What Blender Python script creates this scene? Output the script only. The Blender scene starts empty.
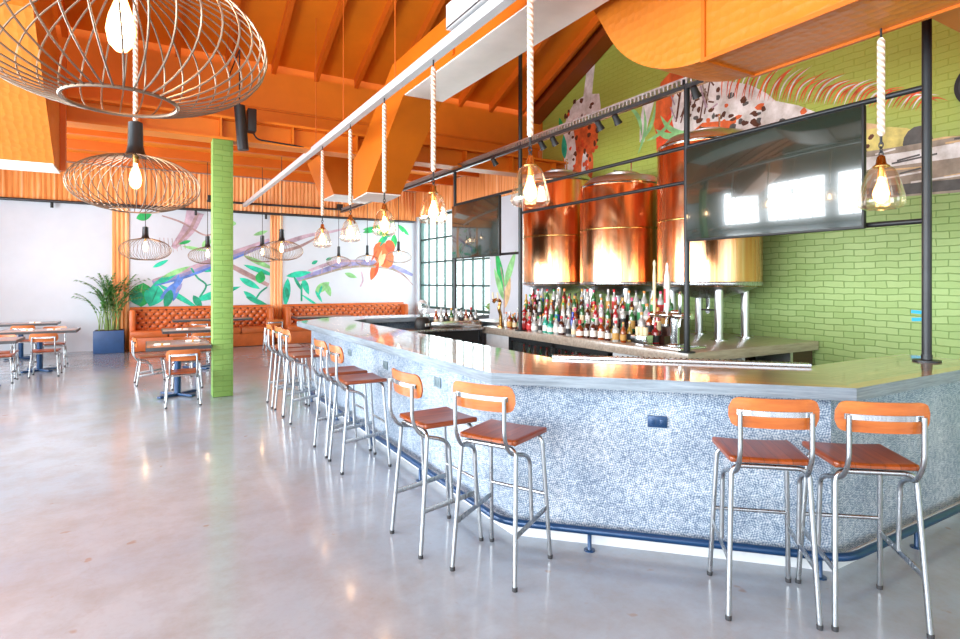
import bpy, bmesh, math, random
from math import sin, cos, pi, radians, sqrt, atan2
from mathutils import Vector, Matrix
random.seed(7)
scene = bpy.context.scene
COL = scene.collection

# ------------------------------------------------------------------ camera
cam_data = bpy.data.cameras.new('camera')
cam = bpy.data.objects.new('camera', cam_data)
COL.objects.link(cam)
cam.location = (0, 0, 1.64)
cam.rotation_euler = (radians(90), 0, radians(-30.3))
cam_data.sensor_fit = 'HORIZONTAL'
cam_data.sensor_width = 36.0
cam_data.lens = 568 / 960 * 36
cam_data.shift_y = -37.5 / 960
cam_data.clip_start = 0.05
scene.camera = cam

# ------------------------------------------------------------------ world, daylight, exposure
world = bpy.data.worlds.new('sky')
scene.world = world
world.use_nodes = True
bg = world.node_tree.nodes['Background']
bg.inputs['Color'].default_value = (0.86, 0.94, 1.0, 1)
bg.inputs['Strength'].default_value = 2.2
scene.view_settings.view_transform = 'Standard'
scene.view_settings.look = 'None'
scene.view_settings.gamma = 1
scene.view_settings.use_curve_mapping = False
scene.view_settings.exposure = 0.36
scene.cycles.max_bounces = 8
scene.cycles.diffuse_bounces = 5
scene.cycles.glossy_bounces = 5
scene.cycles.transparent_max_bounces = 16
scene.cycles.transmission_bounces = 6
scene.cycles.caustics_reflective = False
scene.cycles.caustics_refractive = False
scene.cycles.sample_clamp_indirect = 6.0
scene.cycles.use_denoising = True


def area_light(name, loc, rot, sx, sy, watts, color):
    d = bpy.data.lights.new(name, 'AREA')
    d.shape = 'RECTANGLE'
    d.size, d.size_y = sx, sy
    d.energy = watts
    d.color = color
    o = bpy.data.objects.new(name, d)
    COL.objects.link(o)
    o.location = loc
    o.rotation_euler = rot
    return o


DAY = (0.9, 0.96, 1.0)
# daylight entering by the big windows of the left wall (four openings); lamps added at the unseen front behind the viewer give fill
for yy in (-2.3, 2.3, 6.9, 11.5):
    area_light('daylight_fill', (-4.95, yy, 2.3), (0, radians(-90), 0), 3.6, 4.0, 620, DAY)
for xx in (-2.6, 1.0, 5.0):
    area_light('daylight_fill', (xx, -5.35, 2.2), (radians(90), 0, 0), 3.4, 3.4, 38, DAY)
area_light('daylight_fill', (7.5, 14.0, 2.3), (0, radians(90), 0), 2.6, 4.0, 220, DAY)


# ------------------------------------------------------------------ materials
def lin(h):
    h = h.lstrip('#')
    c = [int(h[i:i + 2], 16) / 255 for i in (0, 2, 4)]
    return tuple((v / 12.92 if v <= 0.04045 else ((v + 0.055) / 1.055) ** 2.4) for v in c) + (1,)


class NT:
    """small helper around one material's node tree"""
    def __init__(self, name):
        self.m = bpy.data.materials.new(name)
        self.m.use_nodes = True
        self.t = self.m.node_tree
        self.b = self.t.nodes['Principled BSDF']

    def n(self, kind, **kw):
        nd = self.t.nodes.new(kind)
        for k, v in kw.items():
            setattr(nd, k, v)
        return nd

    def l(self, a, b):
        self.t.links.new(a, b)

    def math(self, op, a, b=None, c=None):
        nd = self.n('ShaderNodeMath', operation=op)
        for i, v in enumerate((a, b, c)):
            if v is None:
                continue
            if isinstance(v, (int, float)):
                nd.inputs[i].default_value = v
            else:
                self.l(v, nd.inputs[i])
        return nd.outputs[0]

    def mix(self, f, a, b, blend='MIX'):
        nd = self.n('ShaderNodeMix', data_type='RGBA', blend_type=blend)
        for i, v in ((0, f), (6, a), (7, b)):
            if isinstance(v, (int, float)):
                nd.inputs[i].default_value = v
            elif isinstance(v, tuple):
                nd.inputs[i].default_value = v
            else:
                self.l(v, nd.inputs[i])
        return nd.outputs[2]

    def ramp(self, f, stops):
        nd = self.n('ShaderNodeValToRGB')
        e = nd.color_ramp.elements
        while len(e) < len(stops):
            e.new(0.5)
        for i, (p, c) in enumerate(stops):
            e[i].position = p
            e[i].color = c if isinstance(c, tuple) else (c, c, c, 1)
        self.l(f, nd.inputs[0])
        return nd.outputs[0]

    def noise(self, vec, scale, detail=3, rough=0.5):
        nd = self.n('ShaderNodeTexNoise')
        nd.inputs['Scale'].default_value = scale
        nd.inputs['Detail'].default_value = detail
        nd.inputs['Roughness'].default_value = rough
        if vec is not None:
            self.l(vec, nd.inputs['Vector'])
        return nd.outputs['Fac']

    def pos(self):
        return self.n('ShaderNodeNewGeometry').outputs['Position']

    def obj(self):
        return self.n('ShaderNodeTexCoord').outputs['Object']

    def uv(self):
        return self.n('ShaderNodeTexCoord').outputs['UV']

    def scale(self, vec, s):
        nd = self.n('ShaderNodeMapping')
        nd.inputs['Scale'].default_value = s
        self.l(vec, nd.inputs['Vector'])
        return nd.outputs[0]

    def bump(self, h, strength=0.3, dist=0.01):
        nd = self.n('ShaderNodeBump')
        nd.inputs['Strength'].default_value = strength
        nd.inputs['Distance'].default_value = dist
        self.l(h, nd.inputs['Height'])
        self.l(nd.outputs[0], self.b.inputs['Normal'])

    def set(self, **kw):
        for k, v in kw.items():
            s = self.b.inputs[k.replace('_', ' ')]
            if isinstance(v, (int, float, tuple)):
                s.default_value = v
            else:
                self.l(v, s)
        return self


def plain(name, hexc, rough=0.5, metal=0.0, vary=0.12, scale=6.0, coat=0.0, spec=0.5):
    t = NT(name)
    c = lin(hexc)
    if vary > 0:
        f = t.noise(t.obj(), scale, 4, 0.6)
        lo = tuple(max(0, v * (1 - vary)) for v in c[:3]) + (1,)
        hi = tuple(min(1, v * (1 + vary)) for v in c[:3]) + (1,)
        t.set(Base_Color=t.ramp(f, [(0.3, lo), (0.7, hi)]))
    else:
        t.set(Base_Color=c)
    t.set(Roughness=rough, Metallic=metal, Coat_Weight=coat, Specular_IOR_Level=spec)
    return t.m


def wood(name, c1, c2, rough=0.35, stretch=(1.2, 14, 14), coat=0.3, planks=0.0, axis=0, c3=None):
    t = NT(name)
    o = t.obj()
    f = t.noise(t.scale(o, stretch), 2.2, 5, 0.65)
    col = t.ramp(f, [(0.28, lin(c1)), (0.72, lin(c2))])
    if planks:
        s = t.n('ShaderNodeSeparateXYZ')
        t.l(o, s.inputs[0])
        v = t.math('FRACT', t.math('MULTIPLY_ADD', s.outputs[axis], 1 / planks, 0.5))
        e = t.math('LESS_THAN', v, 0.06)
        idx = t.math('FLOOR', t.math('MULTIPLY_ADD', s.outputs[axis], 1 / planks, 0.5))
        w = t.n('ShaderNodeTexWhiteNoise', noise_dimensions='1D')
        t.l(idx, w.inputs['W'])
        col = t.mix(t.math('MULTIPLY', w.outputs[0], 0.45), col, lin(c3 or c1))
        col = t.mix(t.math('MULTIPLY', e, 0.6), col, lin('#3a1c0c'))
    t.set(Base_Color=col, Roughness=rough, Coat_Weight=coat, Coat_Roughness=0.15)
    t.bump(f, 0.08, 0.003)
    return t.m


def emit(name, hexc, strength):
    t = NT(name)
    t.set(Base_Color=lin(hexc), Emission_Color=lin(hexc), Emission_Strength=strength)
    return t.m


def glass(name, tint='#ffffff', gloss_tint='#ffffff', base=0.05, rough=0.02, power=1.0):
    """clear thin glass: see-through with a Fresnel sheen"""
    t = NT(name)
    t.t.nodes.remove(t.b)
    out = t.t.nodes['Material Output']
    tr = t.n('ShaderNodeBsdfTransparent')
    tr.inputs[0].default_value = lin(tint)
    gl = t.n('ShaderNodeBsdfGlossy')
    gl.inputs[0].default_value = lin(gloss_tint)
    gl.inputs['Roughness'].default_value = rough
    lw = t.n('ShaderNodeLayerWeight')
    lw.inputs[0].default_value = 0.35
    f = t.math('MULTIPLY_ADD', lw.outputs['Facing'], power, base)
    mx = t.n('ShaderNodeMixShader')
    t.l(f, mx.inputs[0])
    t.l(tr.outputs[0], mx.inputs[1])
    t.l(gl.outputs[0], mx.inputs[2])
    t.l(mx.outputs[0], out.inputs[0])
    return t.m


M = {}


def mat_floor():
    t = NT('polished_concrete')
    p = t.pos()
    big = t.noise(p, 0.55, 5, 0.6)
    mid = t.noise(p, 2.6, 6, 0.7)
    fine = t.noise(p, 30, 4, 0.6)
    c = t.ramp(big, [(0.3, lin('#8c9bab')), (0.7, lin('#9fa9b2'))])
    c = t.mix(t.math('MULTIPLY', t.ramp(mid, [(0.42, 0.0), (0.7, 1.0)]), 0.6), c, lin('#868482'))
    c = t.mix(t.math('MULTIPLY', t.ramp(fine, [(0.5, 0.0), (0.75, 1.0)]), 0.22), c, lin('#8f8a86'))
    v = t.n('ShaderNodeTexVoronoi', feature='DISTANCE_TO_EDGE')
    v.inputs['Scale'].default_value = 0.55
    w = t.n('ShaderNodeVectorMath', operation='ADD')
    nv = t.n('ShaderNodeTexNoise')
    nv.inputs['Scale'].default_value = 1.6
    nv.inputs['Detail'].default_value = 5
    t.l(p, nv.inputs['Vector'])
    t.l(p, w.inputs[0])
    t.l(nv.outputs['Color'], w.inputs[1])
    t.l(w.outputs[0], v.inputs['Vector'])
    crack = t.ramp(v.outputs[0], [(0.0, 1.0), (0.006, 0.0)])
    c = t.mix(t.math('MULTIPLY', crack, 0.12), c, lin('#8a8078'))
    spots = t.ramp(t.noise(p, 7.5, 2, 0.4), [(0.72, 0.0), (0.76, 1.0)])
    c = t.mix(t.math('MULTIPLY', spots, 0.5), c, lin('#8a6a50'))
    t.set(Base_Color=c, Roughness=t.ramp(mid, [(0.3, 0.13), (0.7, 0.27)]), Specular_IOR_Level=0.6, Coat_Weight=0.25, Coat_Roughness=0.08)
    t.bump(fine, 0.03, 0.003)
    return t.m


def mat_brick(name, ax, base, dark, light, upper=None):
    t = NT(name)
    p = t.pos()
    s = t.n('ShaderNodeSeparateXYZ')
    t.l(p, s.inputs[0])
    cb = t.n('ShaderNodeCombineXYZ')
    t.l(s.outputs[ax], cb.inputs[0])
    t.l(s.outputs[2], cb.inputs[1])
    wob = t.noise(p, 3.5, 3, 0.5)
    w2 = t.n('ShaderNodeVectorMath', operation='ADD')
    cz = t.n('ShaderNodeCombineXYZ')
    t.l(t.math('MULTIPLY', t.math('SUBTRACT', wob, 0.5), 0.05), cz.inputs[1])
    t.l(t.math('MULTIPLY', t.math('SUBTRACT', wob, 0.5), 0.05), cz.inputs[0])
    t.l(cb.outputs[0], w2.inputs[0])
    t.l(cz.outputs[0], w2.inputs[1])
    b = t.n('ShaderNodeTexBrick')
    b.inputs['Scale'].default_value = 1.0
    b.inputs['Brick Width'].default_value = 0.23
    b.inputs['Row Height'].default_value = 0.075
    b.inputs['Mortar Size'].default_value = 0.006
    b.inputs['Mortar Smooth'].default_value = 0.4
    b.inputs['Bias'].default_value = -0.1
    b.inputs['Color1'].default_value = lin(base)
    b.inputs['Color2'].default_value = lin(light)
    b.inputs['Mortar'].default_value = lin(dark)
    t.l(w2.outputs[0], b.inputs['Vector'])
    n = t.noise(p, 9, 5, 0.7)
    col = t.mix(t.math('MULTIPLY', n, 0.35), b.outputs['Color'], lin(dark))
    if upper:
        g = t.ramp(t.math('ADD', t.math('MULTIPLY_ADD', s.outputs[2], 0.5, -1.45), t.math('MULTIPLY', t.noise(p, 0.8, 3), 0.5)), [(0.1, 0.0), (0.7, 1.0)])
        col = t.mix(t.math('MULTIPLY', g, 0.75), col, lin(upper))  # brightly lit yellow-green of the upper wall, put into the colour
    t.set(Base_Color=col, Roughness=0.55)
    h = t.math('ADD', t.math('MULTIPLY', b.outputs['Fac'], -1.0), t.math('MULTIPLY', n, 0.35))
    t.bump(h, 0.55, 0.018)
    return t.m


def mat_tile():
    """pressed white tiles with a medallion pattern"""
    t = NT('patterned_tile')
    uv = t.uv()
    sc = t.n('ShaderNodeVectorMath', operation='SCALE')
    sc.inputs['Scale'].default_value = 1 / 0.125
    t.l(uv, sc.inputs[0])
    fr = t.n('ShaderNodeVectorMath', operation='FRACTION')
    t.l(sc.outputs[0], fr.inputs[0])
    sb = t.n('ShaderNodeVectorMath', operation='SUBTRACT')
    sb.inputs[1].default_value = (0.5, 0.5, 0)
    t.l(fr.outputs[0], sb.inputs[0])
    ln = t.n('ShaderNodeVectorMath', operation='LENGTH')
    t.l(sb.outputs[0], ln.inputs[0])
    s = t.n('ShaderNodeSeparateXYZ')
    t.l(sb.outputs[0], s.inputs[0])
    r = ln.outputs['Value']
    ang = t.math('ARCTAN2', s.outputs[1], s.outputs[0])
    petal = t.math('SINE', t.math('MULTIPLY', ang, 8.0))
    rings = t.math('SINE', t.math('MULTIPLY', r, 46.0))
    flower = t.math('MULTIPLY', petal, rings)
    ax = t.math('ABSOLUTE', s.outputs[0])
    ay = t.math('ABSOLUTE', s.outputs[1])
    lattice = t.math('SINE', t.math('MULTIPLY', t.math('ADD', ax, ay), 30.0))
    inside = t.math('LESS_THAN', r, 0.33)
    k = t.math('MULTIPLY', inside, flower)
    k2 = t.math('MULTIPLY', t.math('SUBTRACT', 1.0, inside), t.math('MULTIPLY', lattice, t.math('SINE', t.math('MULTIPLY', ang, 12.0))))
    pat = t.math('ADD', k, k2)
    ringline = t.math('LESS_THAN', t.math('ABSOLUTE', t.math('SUBTRACT', r, 0.33)), 0.028)
    n = t.noise(uv, 30, 5, 0.75)
    nb = t.noise(uv, 3.0, 4, 0.6)
    val = t.math('ADD', t.math('MULTIPLY_ADD', pat, 0.26, 0.45), t.math('MULTIPLY', t.math('SUBTRACT', n, 0.5), 1.2))
    val = t.math('SUBTRACT', val, t.math('MULTIPLY', ringline, 0.09))
    val = t.math('ADD', val, t.math('MULTIPLY', t.math('SUBTRACT', nb, 0.5), 0.5))
    edge = t.math('GREATER_THAN', t.math('MAXIMUM', ax, ay), 0.488)
    c = t.ramp(val, [(0.2, lin('#566a82')), (0.42, lin('#8799ad')), (0.6, lin('#b2bdc9')), (0.85, lin('#d6dade'))])
    c = t.mix(t.math('MULTIPLY', edge, 0.45), c, lin('#8f9dae'))
    t.set(Base_Color=c, Roughness=0.42)
    t.bump(val, 0.35, 0.006)
    return t.m


def mat_bartop():
    """weathered planks sealed under a thick clear coat"""
    t = NT('sealed_plank_top')
    p = t.uv()
    f = t.noise(t.scale(p, (1.0, 16, 1)), 2.6, 6, 0.7)
    c = t.ramp(f, [(0.25, lin('#6f5f50')), (0.5, lin('#a58e76')), (0.75, lin('#c9b49a'))])
    s = t.n('ShaderNodeSeparateXYZ')
    t.l(p, s.inputs[0])
    row = t.math('MULTIPLY', s.outputs[1], 1 / 0.13)
    w = t.n('ShaderNodeTexWhiteNoise', noise_dimensions='1D')
    t.l(t.math('FLOOR', row), w.inputs['W'])
    c = t.mix(t.math('MULTIPLY', w.outputs[0], 0.4), c, lin('#8a7a6c'))
    e = t.math('LESS_THAN', t.math('FRACT', row), 0.03)
    c = t.mix(t.math('MULTIPLY', e, 0.6), c, lin('#4a3a2e'))
    rim = t.math('LESS_THAN', s.outputs[1], 0.085)
    c = t.mix(rim, c, t.mix(f, lin('#a8764c'), lin('#d2a27a')))
    t.set(Base_Color=c, Roughness=0.3, Coat_Weight=1.0, Coat_Roughness=0.05, Coat_IOR=1.6)
    return t.m


def mat_edge():
    t = NT('weathered_edge')
    f = t.noise(t.scale(t.uv(), (1.2, 22, 1)), 3.0, 6, 0.7)
    t.set(Base_Color=t.ramp(f, [(0.25, lin('#5c6872')), (0.6, lin('#8b9aa6')), (0.85, lin('#aab4ba'))]), Roughness=0.5)
    t.bump(f, 0.2, 0.005)
    return t.m


def mat_orange(name, hexc, rough=0.5, dimple=0.0, vary=0.1):
    t = NT(name)
    p = t.pos()
    f = t.noise(p, 1.3, 4, 0.6)
    c = lin(hexc)
    lo = tuple(v * (1 - vary) for v in c[:3]) + (1,)
    hi = tuple(min(1, v * (1 + vary)) for v in c[:3]) + (1,)
    t.set(Base_Color=t.ramp(f, [(0.3, lo), (0.7, hi)]), Roughness=rough)
    if dimple:
        v = t.n('ShaderNodeTexVoronoi')
        v.inputs['Scale'].default_value = 1 / dimple
        v.inputs['Randomness'].default_value = 0.35
        t.l(p, v.inputs['Vector'])
        t.bump(v.outputs['Distance'], 0.35, 0.02)
    return t.m


def mat_corrugated():
    t = NT('corrugated_orange')
    p = t.pos()
    f = t.noise(t.scale(p, (6, 6, 0.25)), 2.0, 4, 0.6)
    t.set(Base_Color=t.ramp(f, [(0.3, lin('#cc7026')), (0.55, lin('#f4a860')), (0.8, lin('#ffe4c0'))]), Roughness=0.4)  # palest stop paints the highlights of the orange ribs into the colour
    return t.m


def mat_copper():
    t = NT('polished_copper')
    p = t.obj()
    f = t.noise(t.scale(p, (7, 7, 0.12)), 2.0, 4, 0.6)
    f2 = t.noise(t.scale(p, (2.5, 2.5, 0.1)), 2.0, 3, 0.5)
    c = t.ramp(f, [(0.3, lin('#f29656')), (0.7, lin('#ffd4ac'))])
    t.set(Base_Color=c, Metallic=1.0, Roughness=t.ramp(f2, [(0.3, 0.14), (0.7, 0.3)]))
    t.bump(f, 0.2, 0.012)
    return t.m


def mat_steel(name='brushed_steel', hexc='#b9bdc2', rough=0.28):
    t = NT(name)
    f = t.noise(t.scale(t.obj(), (30, 30, 2)), 3, 3, 0.5)
    t.set(Base_Color=lin(hexc), Metallic=1.0, Roughness=t.ramp(f, [(0.3, rough * 0.8), (0.7, rough * 1.25)]))
    return t.m


def mat_rope():
    t = NT('twisted_rope')
    s = t.n('ShaderNodeSeparateXYZ')
    t.l(t.obj(), s.inputs[0])
    a = t.math('ARCTAN2', s.outputs[1], s.outputs[0])
    w = t.math('SINE', t.math('ADD', t.math('MULTIPLY', s.outputs[2], 150.0), t.math('MULTIPLY', a, 2.0)))
    t.set(Base_Color=t.ramp(t.math('MULTIPLY_ADD', w, 0.5, 0.5), [(0.1, lin('#d9b9a0')), (0.6, lin('#fbe9da'))]), Roughness=0.8)
    t.bump(w, 0.6, 0.01)
    return t.m


def mat_leather(name, hexc):
    t = NT(name)
    f = t.noise(t.obj(), 5, 4, 0.6)
    g = t.noise(t.obj(), 120, 2, 0.5)
    c = lin(hexc)
    t.set(Base_Color=t.ramp(f, [(0.3, tuple(v * .85 for v in c[:3]) + (1,)), (0.7, tuple(min(1, v * 1.15) for v in c[:3]) + (1,))]), Roughness=0.38)
    t.bump(g, 0.1, 0.003)
    return t.m


def build_materials():
    M['floor'] = mat_floor()
    M['green_brick'] = mat_brick('green_painted_brick', 1, '#9ab870', '#769650', '#a9c480', upper='#b4c248')
    M['green_column'] = mat_brick('green_painted_blocks', 0, '#7ca452', '#6e9846', '#88ae5c')
    M['white_wall'] = plain('white_plaster', '#cbd3dd', 0.6, 0, 0.05, 1.2)
    M['grey_plaster'] = plain('pale_plaster', '#e6e6e8', 0.55, 0, 0.07, 0.9)
    M['orange'] = mat_orange('orange_roof', '#d87610', 0.55)
    M['orange_beam'] = mat_orange('orange_beam_paint', '#e07c18', 0.5)
    M['orange_rafter'] = mat_orange('orange_rafter_paint', '#c8600e', 0.5)
    M['orange_dark'] = mat_orange('brown_rafter_paint', '#8a3c0c', 0.5)
    M['duct'] = mat_orange('orange_duct_paint', '#cc7422', 0.34, dimple=0.075)
    M['duct_plain'] = mat_orange('orange_smooth_duct_paint', '#c4640f', 0.4)
    M['corrugated'] = mat_corrugated()
    M['duct_glare'] = plain('pale_window_glare', '#f6efe8', 0.4, 0, 0.05, 3)  # pale colour carries the window glare on the orange duct undersides
    M['tile'] = mat_tile()
    M['bartop'] = mat_bartop()
    M['edge'] = mat_edge()
    M['copper'] = mat_copper()
    M['steel'] = mat_steel()
    M['bright_steel'] = mat_steel('polished_steel', '#d6d9dc', 0.16)
    M['channel'] = plain('pale_grey_channel', '#d2d4d6', 0.4, 0.2, 0.06)
    M['galv'] = mat_steel('galvanised_steel', '#d4d7da', 0.38)
    M['chair_steel'] = mat_steel('brushed_tube_steel', '#a9adb1', 0.3)
    M['seat_wood'] = wood('orange_stained_seat_wood', '#6e2f12', '#a8521e', 0.34, (14, 1.2, 14), 0.25, 0.065, 0, '#5a2410')
    M['back_wood'] = wood('honey_stained_plywood', '#a04e1c', '#c87434', 0.34, (1.2, 14, 14), 0.35)
    M['black_metal'] = plain('black_painted_steel', '#2b2e31', 0.4, 0.4, 0.15)
    M['rail_metal'] = plain('dark_grey_pipe', '#4a4d50', 0.35, 0.7, 0.12)
    M['navy_metal'] = plain('navy_painted_steel', '#123a62', 0.3, 0.2, 0.12)
    M['black'] = plain('matt_black', '#17181a', 0.5, 0, 0.1)
    M['rubber'] = plain('dark_rubber', '#2a2c30', 0.7, 0, 0.1)
    M['screen'] = plain('dark_glass_screen', '#1a2b25', 0.14, 0, 0.0, spec=1.0, coat=1.0)
    M['rope'] = mat_rope()
    t = NT('warm_bulb')
    lw = t.n('ShaderNodeLayerWeight')
    lw.inputs[0].default_value = 0.5
    glow = t.ramp(lw.outputs['Facing'], [(0.1, 30.0 / 30), (0.85, 0.04)])
    t.set(Base_Color=lin('#ffd9a0'), Emission_Color=t.ramp(lw.outputs['Facing'], [(0.0, lin('#ffe2b4')), (0.75, lin('#ff9a3a'))]),
          Emission_Strength=t.math('MULTIPLY', glow, 30.0))
    M['bulb'] = t.m
    M['filament'] = emit('filament', '#ff9a3c', 60)
    M['pend_glass'] = glass('pendant_glass', '#fffaf4', '#fffaf2', 0.06, 0.03, 0.6)
    M['clear_glass'] = glass('clear_glass', '#f6fafa', '#ffffff', 0.06, 0.03, 0.7)
    M['window_glass'] = glass('window_glass', '#fafffd', '#ffffff', 0.03, 0.02, 0.3)
    M['cage_wire'] = plain('bronze_wire', '#8c7866', 0.35, 0.7, 0.2)
    M['collar'] = plain('dark_collar_metal', '#3b3f42', 0.3, 0.8, 0.1)
    M['leather'] = mat_leather('tan_leather', '#c0622c')
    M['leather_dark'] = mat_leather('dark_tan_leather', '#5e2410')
    M['planter'] = plain('navy_planter', '#2a4f80', 0.45, 0, 0.1)
    M['soil'] = plain('potting_soil', '#3a2a1e', 0.9, 0, 0.3, 30)
    M['leaf'] = plain('palm_green', '#4f9440', 0.45, 0, 0.4, 5)
    M['cane'] = plain('palm_cane', '#7a9a54', 0.5, 0, 0.2, 8)
    M['table_wood'] = wood('brown_table_wood', '#6f4630', '#a87450', 0.28, (1.2, 14, 14), 0.6)
    M['table_edge'] = plain('dark_table_edge', '#3a3c40', 0.4, 0, 0.1)
    M['window_frame'] = plain('dark_green_frame', '#35504c', 0.45, 0.2, 0.1)
    M['dark_wood'] = wood('dark_cabinet_wood', '#2a1712', '#4a2a1e', 0.4)
    M['grey_wood'] = wood('grey_shelf_wood', '#8f8478', '#c2b6a6', 0.3, (1.5, 14, 14), 0.8)
    M['cabinet_white'] = plain('white_cabinet', '#ccd0d4', 0.45, 0, 0.08, 8)
    M['blue_plastic'] = plain('blue_plastic', '#3f8fd8', 0.35, 0, 0.08)
    M['tape'] = plain('blue_tape', '#2fb4ea', 0.6, 0, 0.05)
    M['white_paint'] = plain('white_enamel', '#f2f2f0', 0.4, 0, 0.04)
    M['outlet'] = plain('grey_outlet', '#66777e', 0.4, 0, 0.06)
    M['brass'] = mat_steel('warm_brass', '#c89a5a', 0.25)
    for k, c in dict(teal='#22c4a0', green='#27b560', deep='#1c9c7a', blue='#5a86d8', mauve='#b9a0b0', brown='#a88c8c', purple='#8f8fc0',
                     coral='#e86a34', cream='#f3ece2', spot='#5c3420', lime='#8fd08a', tan='#d8b888', red='#e0522a', greybrown='#a09484',
                     paleyellow='#d9cc78', slate='#5a5a58').items():
        M['paint_' + k] = plain('mural_' + k, c, 0.6, 0, 0.38, 5)


build_materials()


# ------------------------------------------------------------------ mesh building
class MB:
    def __init__(self):
        self.v, self.f, self.mi, self.uv, self.k = [], [], [], {}, 0

    def mat(self, k):
        self.k = k
        return self

    def add(self, vs, fs, uvs=None):
        o = len(self.v)
        self.v += [tuple(p) for p in vs]
        for i, f in enumerate(fs):
            if uvs:
                self.uv[len(self.f)] = uvs[i]
            self.f.append(tuple(a + o for a in f))
            self.mi.append(self.k)
        return self

    def box(self, c, s, bev=0.0, rz=0.0, rx=0.0, ry=0.0):
        bm = bmesh.new()
        bmesh.ops.create_cube(bm, size=1)
        for v in bm.verts:
            v.co = Vector((v.co.x * s[0], v.co.y * s[1], v.co.z * s[2]))
        if bev > 0:
            bmesh.ops.bevel(bm, geom=bm.edges[:], offset=min(bev, min(s) * 0.45), segments=2, affect='EDGES', profile=0.5)
        mt = Matrix.Translation(Vector(c)) @ Matrix.Rotation(rz, 4, 'Z') @ Matrix.Rotation(ry, 4, 'Y') @ Matrix.Rotation(rx, 4, 'X')
        bm.verts.index_update()
        self.add([mt @ v.co for v in bm.verts], [[v.index for v in f.verts] for f in bm.faces])
        bm.free()
        return self

    def tube(self, pts, r, n=8, closed=False, caps=True):
        pts = [Vector(p) for p in pts]
        N = len(pts)
        rr = r if isinstance(r, (list, tuple)) else [r] * N
        T = []
        for i in range(N):
            if closed:
                d = pts[(i + 1) % N] - pts[i - 1]
            else:
                d = pts[min(i + 1, N - 1)] - pts[max(i - 1, 0)]
            T.append(d.normalized())
        up = Vector((0, 0, 1)) if abs(T[0].z) < 0.9 else Vector((1, 0, 0))
        u = T[0].cross(up).normalized()
        vs = []
        for i in range(N):
            u = (u - T[i] * u.dot(T[i]))
            u = u.normalized() if u.length > 1e-6 else T[i].orthogonal().normalized()
            w = T[i].cross(u)
            for j in range(n):
                a = 2 * pi * j / n
                vs.append(pts[i] + (u * cos(a) + w * sin(a)) * rr[i])
        fs = []
        for i in range(N if closed else N - 1):
            i2 = (i + 1) % N
            for j in range(n):
                j2 = (j + 1) % n
                fs.append((i * n + j, i * n + j2, i2 * n + j2, i2 * n + j))
        if caps and not closed:
            fs.append(tuple(range(n - 1, -1, -1)))
            fs.append(tuple(range((N - 1) * n, N * n)))
        return self.add(vs, fs)

    def lathe(self, prof, n=24, c=(0, 0, 0), cap0=True, cap1=True):
        vs, fs = [], []
        for (r, z) in prof:
            for j in range(n):
                a = 2 * pi * j / n
                vs.append((c[0] + r * cos(a), c[1] + r * sin(a), c[2] + z))
        for i in range(len(prof) - 1):
            for j in range(n):
                j2 = (j + 1) % n
                fs.append((i * n + j, i * n + j2, (i + 1) * n + j2, (i + 1) * n + j))
        if cap0 and prof[0][0] > 1e-5:
            fs.append(tuple(range(n - 1, -1, -1)))
        if cap1 and prof[-1][0] > 1e-5:
            fs.append(tuple(range((len(prof) - 1) * n, len(prof) * n)))
        return self.add(vs, fs)

    def prism(self, poly, z0, z1, uvside=False):
        """poly: list of (x,y), counter-clockwise"""
        n = len(poly)
        vs = [(x, y, z0) for x, y in poly] + [(x, y, z1) for x, y in poly]
        fs = [tuple(range(n - 1, -1, -1)), tuple(range(n, 2 * n))]
        for i in range(n):
            j = (i + 1) % n
            fs.append((i, j, n + j, n + i))
        return self.add(vs, fs)

    def extrude(self, poly, d):
        """any planar 3D polygon extruded along vector d"""
        n = len(poly)
        d = Vector(d)
        vs = [Vector(p) for p in poly] + [Vector(p) + d for p in poly]
        fs = [tuple(range(n - 1, -1, -1)), tuple(range(n, 2 * n))]
        for i in range(n):
            j = (i + 1) % n
            fs.append((i, j, n + j, n + i))
        return self.add(vs, fs)

    def grid(self, fn, nu, nv):
        vs = [fn(i / nu, j / nv) for j in range(nv + 1) for i in range(nu + 1)]
        fs = []
        for j in range(nv):
            for i in range(nu):
                a = j * (nu + 1) + i
                fs.append((a, a + 1, a + nu + 2, a + nu + 1))
        return self.add(vs, fs)

    def build(self, name, mats, parent=None, smooth=True, angle=40, fix=True):
        me = bpy.data.meshes.new(name)
        me.from_pydata(self.v, [], self.f)
        if not isinstance(mats, (list, tuple)):
            mats = [mats]
        for m in mats:
            me.materials.append(M[m] if isinstance(m, str) else m)
        me.polygons.foreach_set('material_index', self.mi)
        if self.uv:
            ul = me.uv_layers.new(name='UVMap')
            for p in me.polygons:
                q = self.uv.get(p.index)
                if q:
                    for li, c in zip(p.loop_indices, q):
                        ul.data[li].uv = c
        if fix and not self.uv:
            bm = bmesh.new()
            bm.from_mesh(me)
            bmesh.ops.recalc_face_normals(bm, faces=bm.faces[:])
            bm.to_mesh(me)
            bm.free()
        if smooth:
            me.polygons.foreach_set('use_smooth', [True] * len(me.polygons))
            me.set_sharp_from_angle(angle=radians(angle))
        me.update()
        o = bpy.data.objects.new(name, me)
        COL.objects.link(o)
        if parent:
            o.parent = parent
        return o


def arc(c, r, a0, a1, n, plane='xz'):
    out = []
    for i in range(n + 1):
        a = a0 + (a1 - a0) * i / n
        p, q = r * cos(a), r * sin(a)
        if plane == 'xz':
            out.append((c[0] + p, c[1], c[2] + q))
        elif plane == 'yz':
            out.append((c[0], c[1] + p, c[2] + q))
        else:
            out.append((c[0] + p, c[1] + q, c[2]))
    return out


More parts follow.
